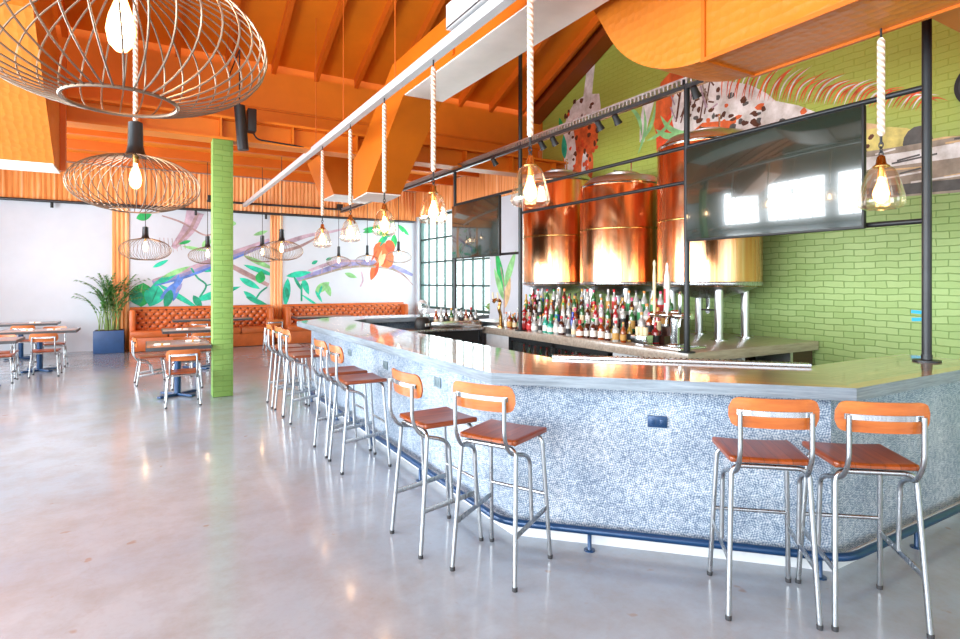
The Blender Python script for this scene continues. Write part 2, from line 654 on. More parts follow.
def rounded(pts, r, n=5):
    """round the inner corners of a 3D polyline"""
    P = [Vector(p) for p in pts]
    out = [P[0]]
    for i in range(1, len(P) - 1):
        a, b, c = P[i - 1], P[i], P[i + 1]
        d1, d2 = (a - b), (c - b)
        k = min(r, d1.length * 0.48, d2.length * 0.48)
        s, e = b + d1.normalized() * k, b + d2.normalized() * k
        for j in range(n + 1):
            t = j / n
            out.append(s * (1 - t) ** 2 + b * 2 * t * (1 - t) + e * t * t)
    out.append(P[-1])
    return out


def thing(name, label, cat, loc=(0, 0, 0), rz=0.0, group=None):
    o = bpy.data.objects.new(name, None)
    o.empty_display_size = 0.1
    COL.objects.link(o)
    o.location = loc
    o.rotation_euler = (0, 0, rz)
    o['label'] = label
    o['category'] = cat
    if group:
        o['group'] = group
    return o


def tag(o, label, cat, group=None):
    o['label'] = label
    o['category'] = cat
    if group:
        o['group'] = group
    return o


def struct(o, label=None):
    o['kind'] = 'structure'
    if label:
        o['label'] = label
    return o


def dup(src, loc, rz=None, label=None, group=None):
    def rec(o, parent):
        c = o.copy()
        COL.objects.link(c)
        c.parent = parent
        for ch in o.children:
            rec(ch, c)
        return c
    r = rec(src, None)
    r.location = loc
    if rz is not None:
        r.rotation_euler = (0, 0, rz)
    if label:
        r['label'] = label
    if group:
        r['group'] = group
    return r


# ================================================================== SETTING
XL, XR, YB, YF = -4.6, 7.2, -5.0, 16.3
SLOPE, YE, ZE = 0.42, 9.78, 5.09
YRIDGE = 2.2
ZR = ZE + SLOPE * (YE - YRIDGE)


def roof_z(y):
    return ZE + SLOPE * (YE - y) if y > YRIDGE else ZR - SLOPE * (YRIDGE - y)


def build_setting():
    struct(MB().box(((XL + XR) / 2, (YB + YF) / 2, -0.1), (XR - XL + 0.8, YF - YB + 0.8, 0.2)).build('floor', 'floor'), 'glossy pale polished concrete floor')
    # far wall
    struct(MB().box(((XL + XR) / 2, YF + 0.15, 2.4), (XR - XL + 0.6, 0.3, 4.8)).build('wall_far', 'white_wall'), 'far white plaster wall')
    # corrugated band over the far wall, real ribs
    mb = MB()
    n = int((XR - XL) / 0.05)
    vs, fs = [], []
    for i in range(n + 1):
        x = XL + (XR - XL) * i / n
        y = YF - 0.045 - (0.03 if i % 2 else 0.0)
        vs += [(x, y, 3.52), (x, y, 4.42)]
    for i in range(n):
        fs.append((2 * i, 2 * i + 2, 2 * i + 3, 2 * i + 1))
    mb.add(vs, fs)
    mb.box(((XL + XR) / 2, YF - 0.02, 3.97), (XR - XL, 0.03, 0.88))
    struct(mb.build('trim_1', 'corrugated', smooth=False), 'orange corrugated band along the top of the far wall')
    # two corrugated strips down the far wall
    for k, (x0, x1, z0) in enumerate(((-0.75, -0.4, 0.0), (2.88, 3.2, 0.0))):
        mb = MB()
        n = 8
        vs, fs = [], []
        for i in range(n + 1):
            x = x0 + (x1 - x0) * i / n
            y = YF - 0.03 - (0.03 if i % 2 else 0.0)
            vs += [(x, y, z0), (x, y, 3.5)]
        for i in range(n):
            fs.append((2 * i, 2 * i + 2, 2 * i + 3, 2 * i + 1))
        mb.add(vs, fs)
        mb.box(((x0 + x1) / 2, YF - 0.012, 1.75), (x1 - x0, 0.02, 3.49))
        struct(mb.build('trim_%d' % (k + 2), 'corrugated', smooth=False), 'narrow orange corrugated strip down the far wall')
    # right wall: green gabled brick part
    def gable(y0, y1, m, name, lab):
        poly = [(XR, y0, 0), (XR, y1, 0)]
        ys = [y1] + ([YRIDGE] if y0 < YRIDGE < y1 else []) + [y0]
        for y in ys:
            poly.append((XR, y, (roof_z(y) + 0.15) if y <= YE else 4.8))
        return struct(MB().extrude(poly, (0.3, 0, 0)).build(name, m, smooth=False), lab)
    gable(YB, 9.7, 'green_brick', 'wall_right', 'green painted brick gable wall behind the tanks')
    # white window part of the right wall, with its opening
    wy0, wy1, wz0, wz1 = 11.85, 16.15, 0.85, 3.62
    mb = MB()
    mb.box((XR + 0.15, (9.7 + wy0) / 2, 2.4), (0.3, wy0 - 9.7, 4.8))
    mb.box((XR + 0.15, (wy1 + YF + 0.3) / 2, 2.4), (0.3, YF + 0.3 - wy1, 4.8))
    mb.box((XR + 0.15, (wy0 + wy1) / 2, wz0 / 2), (0.3, wy1 - wy0, wz0))
    mb.box((XR + 0.15, (wy0 + wy1) / 2, (wz1 + 4.8) / 2), (0.3, wy1 - wy0, 4.8 - wz1))
    struct(mb.build('wall_right_far', 'white_wall', smooth=False), 'white wall around the gridded window')
    # window
    w = struct(bpy.data.objects.new('window_1', None), 'tall gridded window with dark green bars')
    COL.objects.link(w)
    mb = MB()
    fw = 0.07
    for y in (wy0 + fw / 2, (wy0 + wy1) / 2, wy1 - fw / 2):
        mb.box((XR + 0.14, y, (wz0 + wz1) / 2), (0.09, fw, wz1 - wz0))
    for z in (wz0 + fw / 2, wz1 - fw / 2):
        mb.box((XR + 0.14, (wy0 + wy1) / 2, z), (0.09, wy1 - wy0, fw))
    for k in range(1, 8):
        if k != 4:
            mb.box((XR + 0.14, wy0 + (wy1 - wy0) * k / 8, (wz0 + wz1) / 2), (0.05, 0.035, wz1 - wz0))
    for k in range(1, 4):
        mb.box((XR + 0.14, (wy0 + wy1) / 2, wz0 + (wz1 - wz0) * k / 4), (0.055, wy1 - wy0, 0.05))
    struct(mb.build('window_frame', 'window_frame', w, smooth=False))
    struct(MB().box((XR + 0.16, (wy0 + wy1) / 2, (wz0 + wz1) / 2), (0.008, wy1 - wy0 - 0.02, wz1 - wz0 - 0.02)).build('window_glass', 'window_glass', w))
    # corrugated fascia above window wall
    mb = MB()
    vs, fs = [], []
    n = 130
    for i in range(n + 1):
        y = 9.7 + (YF - 0.1 - 9.7) * i / n
        x = XR - 0.04 - (0.025 if i % 2 else 0)
        vs += [(x, y, 3.64), (x, y, 4.42)]
    for i in range(n):
        fs.append((2 * i, 2 * i + 2, 2 * i + 3, 2 * i + 1))
    mb.add(vs, fs)
    mb.box((XR - 0.02, (9.7 + YF - 0.1) / 2, 4.03), (0.03, YF - 0.1 - 9.7, 0.77))
    struct(mb.build('trim_4', 'corrugated', smooth=False), 'orange corrugated band above the gridded window')

    # left wall (beyond the picture's left edge), with four large windows
    mb = MB()
    ys = [YB, -4.3, -0.3, 0.3, 4.3, 4.9, 8.9, 9.5, 13.5, YF]
    for a, b in ((0, 1), (2, 3), (4, 5), (6, 7), (8, 9)):
        mb.box((XL - 0.15, (ys[a] + ys[b]) / 2, 4.0), (0.3, ys[b] - ys[a], 8.0))
    for a, b in ((1, 2), (3, 4), (5, 6), (7, 8)):
        mb.box((XL - 0.15, (ys[a] + ys[b]) / 2, 0.22), (0.3, ys[b] - ys[a], 0.44))
        mb.box((XL - 0.15, (ys[a] + ys[b]) / 2, 6.0), (0.3, ys[b] - ys[a], 4.0))
    struct(mb.build('wall_left', 'white_wall', smooth=False), 'white wall with four large windows')
    for k, (a, b) in enumerate(((1, 2), (3, 4), (5, 6), (7, 8))):
        mb = MB()
        y0, y1 = ys[a], ys[b]
        for i in range(6):
            mb.box((XL - 0.12, y0 + 0.03 + (y1 - y0 - 0.06) * i / 5, 2.22), (0.06, 0.06, 3.56))
        for i in range(5):
            mb.box((XL - 0.12, (y0 + y1) / 2, 0.47 + 3.5 * i / 4), (0.06, y1 - y0, 0.05))
        struct(mb.build('window_%d' % (k + 2), 'window_frame', smooth=False), 'large gridded window of the left wall')
    # wall behind the viewer, with glazed openings
    mb = MB()
    xs = [XL, -4.4, -1.2, -0.8, 2.8, 3.4, 6.6, XR]
    for a, b in ((0, 1), (2, 3), (4, 5), (6, 7)):
        mb.box(((xs[a] + xs[b]) / 2, YB - 0.15, 4.2), (xs[b] - xs[a], 0.3, 8.4))
    for a, b in ((1, 2), (3, 4), (5, 6)):
        mb.box(((xs[a] + xs[b]) / 2, YB - 0.15, 6.2), (xs[b] - xs[a], 0.3, 4.4))
        mb.box(((xs[a] + xs[b]) / 2, YB - 0.15, 0.2), (xs[b] - xs[a], 0.3, 0.4))
    struct(mb.build('wall_back', 'white_wall', smooth=False), 'white wall with three glazed openings')

    # ceiling: the two roof slopes and the low ceiling over the seating
    mb = MB()
    x0, x1 = XL - 0.3, XR + 0.3
    mb.extrude([(x0, YE, ZE + .12), (x0, YRIDGE, ZR + .12), (x0, YRIDGE, ZR + .3), (x0, YE, ZE + .3)], (x1 - x0, 0, 0))
    zb = roof_z(YB - .3)
    mb.extrude([(x0, YRIDGE, ZR + .12), (x0, YB - .3, zb + .12), (x0, YB - .3, zb + .3), (x0, YRIDGE, ZR + .3)], (x1 - x0, 0, 0))
    mb.box(((x0 + x1) / 2, (YE + YF) / 2 + .15, 4.55), (x1 - x0, YF - YE + .3, 0.2))
    struct(mb.build('ceiling', 'orange', smooth=False), 'orange painted sloping roof deck')
    # rafters, one object each
    i = 0
    x = 1.78 - 0.695 * 12
    while x < 6.9:
        y1 = -2.0
        a = (x, YE - .02, ZE + 0.13)
        b = (x, YRIDGE, ZR + 0.13)
        w, h = 0.07, 0.17
        mb = MB()
        mb.extrude([(x - w / 2, a[1], a[2]), (x - w / 2, b[1], b[2]), (x - w / 2, b[1], b[2] - h), (x - w / 2, a[1], a[2] - h)], (w, 0, 0))
        o = struct(mb.build('roof_beam', 'orange_rafter', smooth=False))
        x += 0.695
        i += 1
    mb = MB()
    mb.extrude([(XR - .34, YE, ZE + .12), (XR - .34, YRIDGE, ZR + .12), (XR - .34, YRIDGE, ZR - .12), (XR - .34, YE, ZE - .12)], (0.32, 0, 0))
    struct(mb.build('roof_beam', 'orange_dark', smooth=False), 'dark brown rafter against the green gable')
    # header: ledger beam, panel, supporting steel beam with flanges
    struct(MB().box(((x0 + x1) / 2, YE + .08, (4.475 + ZE) / 2), (x1 - x0, 0.2, ZE - 4.475)).box(((x0 + x1) / 2, YE + .22, ZE + .05), (x1 - x0, 0.12, 0.5)).build('ledger_beam', 'orange_beam', smooth=False), 'deep orange ledger beam under the rafters')
    struct(MB().box(((x0 + x1) / 2, 9.86, 4.2), (x1 - x0, 0.1, 0.56)).build('header_panel_wall', 'orange_beam', smooth=False))
    mb = MB()
    mb.box(((x0 + x1) / 2, 9.01, 3.695), (x1 - x0, 0.34, 0.035))
    mb.box(((x0 + x1) / 2, 9.01, 4.0), (x1 - x0, 0.34, 0.035))
    mb.box(((x0 + x1) / 2, 9.01, 3.85), (x1 - x0, 0.03, 0.28))
    for k in range(14):
        mb.box((XL + .5 + k, 8.93, 3.85), (0.02, 0.14, 0.27))
    struct(mb.build('support_beam', 'orange_beam', smooth=False), 'orange steel beam resting on the green column')
    mb = MB()
    mb.box(((x0 + x1) / 2, 9.45, 3.99), (x1 - x0, 0.86, 0.02))
    struct(mb.build('soffit_ceiling', 'orange_beam', smooth=False))
    for yy in (10.9, 12.3, 13.7, 15.1):
        struct(MB().box(((x0 + x1) / 2, yy, 4.36), (x1 - x0, 0.1, 0.2)).build('purlin_beam', 'orange_rafter', smooth=False))
    # column
    struct(MB().box((0.925, 8.99, 1.84), (0.268, 0.268, 3.676), 0.006).build('column', 'green_column'), 'square column of green painted brick')
    # ground outside
    struct(MB().box((14, 12, -0.15), (12, 30, 0.1)).build('ground', plain('pale_paving', '#cfd2c8', 0.8)), 'pale paving beyond the window')


build_setting()


def build_outside():
    specs = [(10.4, 12.4, 1.5, 'leafy green bush beyond the window, nearer the tanks'), (11.2, 14.2, 1.8, 'leafy green bush beyond the window, in the middle'),
             (10.6, 16.2, 1.4, 'leafy green bush beyond the window, nearer the far corner')]
    for x, y, h, lab in specs:
        mb = MB()
        rnd = random.Random(int(x * 100))
        for i in range(420):
            a, e = rnd.uniform(0, 2 * pi), rnd.uniform(-0.3, 1.4)
            r = h * 0.55 * rnd.uniform(0.5, 1)
            p = Vector((x + r * cos(a) * cos(e), y + r * sin(a) * cos(e), h * 0.5 + r * sin(e) * 0.9))
            d = Vector((rnd.uniform(-1, 1), rnd.uniform(-1, 1), rnd.uniform(-1, 1))).normalized()
            q = d.orthogonal().normalized()
            s = 0.13
            mb.add([p - d * s, p + q * s * .45, p + d * s, p - q * s * .45], [(0, 1, 2, 3)])
        mb.tube([(x, y, -0.1), (x, y, h * .6)], 0.04, 6)
        tag(mb.build('garden_bush', 'leaf', fix=False), lab, 'bush', 'bushes beyond the window')


build_outside()


# ================================================================== BAR
S = lambda pts: pts


def offset_strip(outer, inner, z):
    """flat strip between two polylines with UV: u along, v across (0 at the outer edge)"""
    vs, fs, uvs = [], [], []
    L = 0
    acc = [0]
    for i in range(1, len(outer)):
        acc.append(acc[-1] + (Vector(outer[i]) - Vector(outer[i - 1])).length)
    for i in range(len(outer) - 1):
        a, b, c, d = outer[i], outer[i + 1], inner[i + 1], inner[i]
        o = len(vs)
        vs += [(a[0], a[1], z), (b[0], b[1], z), (c[0], c[1], z), (d[0], d[1], z)]
        fs.append((o, o + 1, o + 2, o + 3))
        t = (Vector(b) - Vector(a)).normalized()
        nrm = Vector((-t.y, t.x))
        q = []
        for p in (a, b, c, d):
            r = Vector(p) - Vector(a)
            q.append((acc[i] + r.dot(t), abs(r.dot(nrm))))
        uvs.append(q)
    return vs, fs, uvs


BAR_OUT = [(5.15, 9.2), (2.62, 9.2), (1.86, 8.44), (1.86, 3.04), (3.28, 1.61), (5.17, 1.61)]
BAR_IN = [(5.15, 8.5), (2.92, 8.5), (2.62, 8.2), (2.62, 3.38), (3.82, 2.2), (5.17, 2.2)]
BODY_OUT = [(5.15, 9.02), (2.7, 9.02), (2.05, 8.37), (2.05, 3.08), (3.35, 1.78), (5.13, 1.78)]
BODY_IN = [(5.15, 8.84), (2.78, 8.84), (2.23, 8.29), (2.23, 3.15), (3.42, 1.96), (5.13, 1.96)]


def strip_solid(outer, inner, z0, z1, mb, kt=0, ks=1, kb=None):
    kb = ks if kb is None else kb
    mb.mat(kt)
    v, f, u = offset_strip(outer, inner, z1)
    mb.add(v, [tuple(reversed(q)) for q in f] if False else f, u)
    mb.mat(kb)
    v, f, u = offset_strip(outer, inner, z0)
    mb.add(v, [tuple(reversed(q)) for q in f], [list(reversed(q)) for q in u])
    mb.mat(ks)
    def side(poly, flip):
        L = 0
        for a, b in zip(poly[:-1], poly[1:]):
            d = (Vector(b) - Vector(a)).length
            vs = [(a[0], a[1], z0), (b[0], b[1], z0), (b[0], b[1], z1), (a[0], a[1], z1)]
            uv = [(L, z0), (L + d, z0), (L + d, z1), (L, z1)]
            fc = (0, 1, 2, 3)
            if flip:
                fc = (3, 2, 1, 0)
                uv = uv[::-1]
            mb.add(vs, [fc], [uv])
            L += d
    side(outer, False)
    side(inner, True)
    for (a, b, fl) in ((outer[0], inner[0], True), (outer[-1], inner[-1], False)):
        d = (Vector(b) - Vector(a)).length
        vs = [(a[0], a[1], z0), (b[0], b[1], z0), (b[0], b[1], z1), (a[0], a[1], z1)]
        uv = [(0, z0), (d, z0), (d, z1), (0, z1)]
        fc = (0, 1, 2, 3)
        if fl:
            fc, uv = (3, 2, 1, 0), uv[::-1]
        mb.add(vs, [fc], [uv])
    return mb


def build_bar():
    t = thing('bar_counter', 'long angled bar base clad in pale patterned tile', 'bar counter')
    mb = MB()
    strip_solid(BODY_OUT, BODY_IN, 0.0, 1.0, mb, 0, 0)
    mb.build('tiled_front', 'tile', t, smooth=False)
    # steel kick plate along the floor
    mb = MB()
    O2 = [(5.15, 9.03), (2.696, 9.03), (2.04, 8.374), (2.04, 3.076), (3.346, 1.77), (5.13, 1.77)]
    strip_solid(O2, BODY_OUT, 0.0, 0.07, mb, 0, 0)
    mb.build('kick_plate', 'cabinet_white', t, smooth=False)
    # under-top apron
    mb = MB()
    O3 = [(5.15, 9.06), (2.68, 9.06), (2.01, 8.386), (2.01, 3.064), (3.335, 1.74), (5.13, 1.74)]
    strip_solid(O3, BODY_IN, 1.0, 1.0005, mb, 0, 0)
    mb.build('apron', 'edge', t, smooth=False)
    # outlets
    for (y, z) in ((4.19, 0.82), (5.37, 0.81), (6.54, 0.81)):
        o = MB().box((2.045, y, z), (0.012, 0.12, 0.078), 0.003).box((2.038, y + .028, z), (0.008, 0.03, 0.034), 0.002).box((2.038, y - .028, z), (0.008, 0.03, 0.034), 0.002)
        o = o.build('outlet', 'outlet', t)
        o['label'] = 'grey outlet cover'
    a = Vector((2.683, 2.447, 0.79))
    o = MB().box(a - Vector((.006, .006, 0)), (0.115, 0.014, 0.07), 0.003, rz=radians(-45)).box(a - Vector((.0125, .0125, 0)) + Vector((.02, -.02, 0)), (0.03, 0.008, 0.034), 0.002, rz=radians(-45)).box(a - Vector((.0125, .0125, 0)) - Vector((.02, -.02, 0)), (0.03, 0.008, 0.034), 0.002, rz=radians(-45))
    o = o.build('outlet', 'navy_metal', t)
    o['label'] = 'navy blue double outlet'
    # top
    mb = MB()
    strip_solid(BAR_OUT, BAR_IN, 1.0, 1.07, mb, 0, 1)
    top = mb.build('bar_countertop', ['bartop', 'edge'], smooth=False)
    tag(top, 'long angled glossy plank bar top with weathered grey edge', 'countertop')
    # rail
    t = thing('foot_rail', 'dark navy pipe foot rail around the foot of the bar', 'foot rail')
    pts = rounded([(3.2, 9.34, .12), (2.56, 9.34, .12), (1.94, 8.44, .12), (1.94, 3.05, .12), (3.32, 1.67, .12), (5.12, 1.67, .12)], 0.12, 5)
    MB().tube(pts, 0.023, 12).build('rail', 'navy_metal', t)
    P = [Vector(p) for p in ((1.94, 7.9), (1.94, 6.7), (1.94, 5.5), (1.94, 4.3), (2.33, 2.66), (3.22, 1.77), (4.1, 1.67), (5.0, 1.67))]
    for p in P:
        MB().lathe([(0.018, 0.0), (0.013, 0.006), (0.013, 0.1)], 10, (p.x, p.y, 0)).lathe([(0.034, 0), (0.034, 0.006)], 12, (p.x, p.y, 0)).build('bracket', 'navy_metal', t)
    # inner-edge drip rail and mat
    t = thing('drip_rail', 'pale steel drip rail along the inner edge of the bar top', 'drip rail')
    a, b = Vector((2.64, 3.42, 1.07)), Vector((3.86, 2.2, 1.07))
    d = (b - a)
    L = d.length
    m = (a + b) / 2 + Vector((-.03, -.03, .012))
    MB().box(m, (L, 0.07, 0.024), 0.004, rz=radians(-45)).build('channel', 'steel', t)
    mb = MB()
    for i in range(46):
        q = a + d * ((i + .5) / 46) + Vector((.035, .035, 0.008))
        mb.box(q, (0.012, 0.11, 0.016), 0, rz=radians(-45))
    mb.box((a + b) / 2 + Vector((.035, .035, .002)), (L, 0.12, 0.004), 0, rz=radians(-45))
    mb.build('bar_mat', 'black', t, smooth=False)


build_bar()


def build_back_bar():
    t = thing('back_bar', 'low back bar cabinet carrying the bottles and copper tanks', 'cabinet')
    x0, x1, y0, y1 = 4.78, 7.16, 3.95, 8.1
    MB().box(((x0 + x1) / 2, (y0 + y1) / 2, 0.855), (x1 - x0, y1 - y0, 0.11), 0.006).build('top', 'grey_wood', t)
    # carcass pieces
    MB().box((x0 + .3, 7.72, .4), (.5, .68, .8), .004).build('end_panel', 'cabinet_white', t)
    MB().box((x0 + .3, 4.55, .4), (.5, 1.1, .8), .004).build('side_panel', 'cabinet_white', t)
    MB().box((5.75, 6.1, .4), (.06, 4.2, .8)).build('back_panel', 'cabinet_white', t)
    mb = MB()
    fx = x0 + .06
    for (c, s) in (((fx, 6.24, .765), (.04, 2.26, .06)), ((fx, 6.24, .1), (.04, 2.26, .08)), ((fx, 7.34, .43), (.04, .06, .7)), ((fx, 5.14, .43), (.04, .06, .7)), ((fx, 6.24, .43), (.04, .05, .7))):
        mb.box(c, s)
    f = mb.build('cooler_frame', 'black_metal', t, smooth=False)
    for y in (5.7, 6.8):
        MB().box((fx, y, .43), (.008, 1.03, .62)).build('cooler_door', 'clear_glass', t)
    MB().box((x0 + .42, 6.24, .42), (.03, 2.2, .7)).build('cooler_interior', 'steel', t)
    MB().box((x0 + .25, 6.24, .43), (.32, 2.16, .015)).build('cooler_shelf', 'bright_steel', t)
    # open right end
    MB().box((6.9, 4.35, .4), (.42, .7, .8)).build('end_cabinet', 'dark_wood', t)
    MB().box((6.1, 4.5, .47), (1.15, .75, .02)).build('shelf', 'steel', t)
    MB().box((6.63, 4.2, .4), (.05, .45, .8)).build('shelf_post', 'galv', t)
    # contents of the cooler (bottles lying behind the doors)
    for i in range(14):
        y = 5.3 + i * .145
        c = ('b_amber', 'b_green', 'b_clear')[i % 3]
        bt = make_bottle(1, 'b_amber' if i % 2 else 'b_green', 'cap_red', 'lab_white', 'bottle on the cooler shelf behind glass, number %s from the tap end' % ORD[i], 'bottles in the glass door cooler')
        bt.location = (x0 + .2, y, .4375)
    # blue bin and black mat on the end shelf
    b = thing('storage_bin', 'blue plastic bin on the open shelf at the right end of the back bar', 'bin', (5.75, 4.3, .48))
    MB().box((0, 0, .08), (.3, .26, .16), .01).build('tub', 'blue_plastic', b)
    MB().box((0, 0, .17), (.32, .28, .02), .006).build('lid', 'white_paint', b)
    tag(MB().box((6.25, 4.32, .5), (.42, .36, .04), .01).build('folded_mat', 'black'), 'black folded mat on the shelf beside the blue bin', 'mat')


ORD = ['one', 'two', 'three', 'four', 'five', 'six', 'seven', 'eight', 'nine', 'ten', 'eleven', 'twelve', 'thirteen', 'fourteen', 'fifteen', 'sixteen', 'seventeen', 'eighteen', 'nineteen', 'twenty']
NTH = ['first', 'second', 'third', 'fourth', 'fifth', 'sixth', 'seventh', 'eighth', 'ninth', 'tenth', 'eleventh', 'twelfth', 'thirteenth', 'fourteenth',
       'fifteenth', 'sixteenth', 'seventeenth', 'eighteenth', 'nineteenth', 'twentieth', 'twenty-first', 'twenty-second', 'twenty-third', 'twenty-fourth']


def bottle_mats():
    def bm(name, c, rough=0.08, tr=0.35):
        t = NT('bottle_' + name)
        t.set(Base_Color=lin(c), Roughness=rough, Transmission_Weight=tr, Coat_Weight=0.6)
        M['b_' + name] = t.m
    bm('clear', '#e6ecea', tr=0.5)
    bm('amber', '#b04c14')
    bm('green', '#2f7a3c')
    bm('blue', '#2038b4', tr=0.2)
    bm('teal', '#28b49a', tr=0.2)
    bm('yellow', '#d8b040')
    bm('brown', '#5a2412')
    bm('red', '#b01c24', tr=0.2)
    for k, c in dict(red='#d42230', white='#f0eeea', green='#1f9c50', gold='#d0a050', black='#1c1c20', silver='#c4c8cc', blue='#2a5ad0', orange='#e88a40', pink='#e04a7a').items():
        M['cap_' + k] = plain('cap_' + k, c, 0.4, 0, 0.05)
    for k, c in dict(white='#f2efe8', cream='#e8d8b0', black='#26262a', red='#c83030', green='#3a9a5c', blue='#3868c0', gold='#c89a50').items():
        M['lab_' + k] = plain('label_' + k, c, 0.6, 0, 0.15, 60)


bottle_mats()
BPROF = [  # (outline, cap radius, cap z0, cap z1, label radius, label z0, z1)
    ([(0.001, 0), (.037, .002), (.038, .19), (.036, .205), (.018, .24), (.0145, .26), (.0145, .295)], .0165, .285, .315, .0388, .05, .15),
    ([(0.001, 0), (.035, .002), (.036, .12), (.033, .14), (.015, .185), (.0125, .21), (.0125, .235)], .0145, .225, .25, .0367, .03, .1),
    ([(0.001, 0), (.043, .002), (.044, .14), (.04, .16), (.018, .185), (.016, .2), (.016, .235)], .02, .225, .262, .0447, .03, .11),
    ([(0.001, 0), (.034, .002), (.034, .21), (.03, .225), (.015, .25), (.014, .3)], .016, .29, .33, .0347, .06, .17),
    ([(0.001, 0), (.05, .002), (.051, .1), (.047, .125), (.02, .15), (.017, .165), (.017, .19)], .022, .18, .215, .0517, .025, .085),
]
_bmesh = {}


def make_bottle(shape, glassm, capm, labm, label, group):
    root = thing('bottle', label, 'bottle', group=group)
    prof, cr, c0, c1, lr, l0, l1 = BPROF[shape]
    def part(key, name, fn, m):
        k = (shape, key, m)
        if k not in _bmesh:
            o = fn().build(name, m, root)
            _bmesh[k] = o.data
        else:
            o = bpy.data.objects.new(name, _bmesh[k])
            COL.objects.link(o)
            o.parent = root
    part('g', 'glass_body', lambda: MB().lathe(prof, 14), glassm)
    part('l', 'paper_label', lambda: MB().lathe([(lr, l0), (lr, l1)], 14, cap0=False, cap1=False), labm)
    part('c', 'cap', lambda: MB().lathe([(cr, c0), (cr, c1 - .004), (cr * .8, c1)], 10), capm)
    return root


build_back_bar()


def build_bottles():
    # stepped liquor riser on the back bar
    t = thing('bottle_riser', 'stepped riser under the rear rows of liquor bottles', 'shelf', (0, 0, .91))
    for k in range(3):
        MB().box((5.22 + .12 * k, 6.15, .05 * (k + 1) * 1.0 + .0), (.12, 3.1, .1 * (k + 1))).build('step', 'dark_wood', t)
    rnd = random.Random(11)
    rowdesc = ['front row on back bar', 'second row on back bar', 'first riser step', 'middle riser step', 'top riser step']
    rows = [(4.93, 0.0, 5.02, 7.62, 21), (5.07, 0.0, 5.06, 7.6, 20), (5.22, .1, 4.75, 7.65, 22), (5.34, .2, 4.75, 7.65, 22), (5.46, .3, 4.78, 7.62, 22)]
    gl = ['clear', 'clear', 'amber', 'green', 'clear', 'yellow', 'brown', 'clear', 'red']
    cp = ['red', 'white', 'green', 'gold', 'black', 'silver', 'red', 'orange', 'pink', 'gold']
    lb = ['white', 'white', 'cream', 'black', 'red', 'green', 'blue', 'gold', 'white']
    for ri, (x, dz, ya, yb, n) in enumerate(rows):
        for i in range(n):
            y = yb + (ya - yb) * i / (n - 1)
            y += rnd.uniform(-.012, .012)
            if ri < 2:
                shape = rnd.choice([1, 2, 4, 2, 1])
            else:
                shape = rnd.choice([0, 3, 0, 3, 2])
            g, c, l = rnd.choice(gl), rnd.choice(cp), rnd.choice(lb)
            if ri == 0 and i in (8, 9):
                g, c, l = 'teal', ('white', 'green')[i - 8], 'white'
            if ri == 1 and i == 11:
                g, c, l, shape = 'blue', 'blue', 'blue', 0
            if ri == 0 and i in (4, 5):
                g, c, l = 'red', 'red', 'red'
            if ri == 0 and i in (14, 15, 16, 17):
                g, l = ('amber', 'brown', 'brown', 'amber')[i - 14], 'white'
            gname = {'clear': 'clear', 'teal': 'turquoise'}.get(g, g)
            lab = '%s bottle, %s cap, %s label, %s from left, %s' % (gname, c, l, NTH[i], rowdesc[ri])
            b = make_bottle(shape, 'b_' + g, 'cap_' + c, 'lab_' + l, lab, 'liquor bottles on the back bar')
            b.location = (x + rnd.uniform(-.012, .012), y, .91 + dz)
            b.rotation_euler = (0, 0, rnd.uniform(0, 6))


build_bottles()


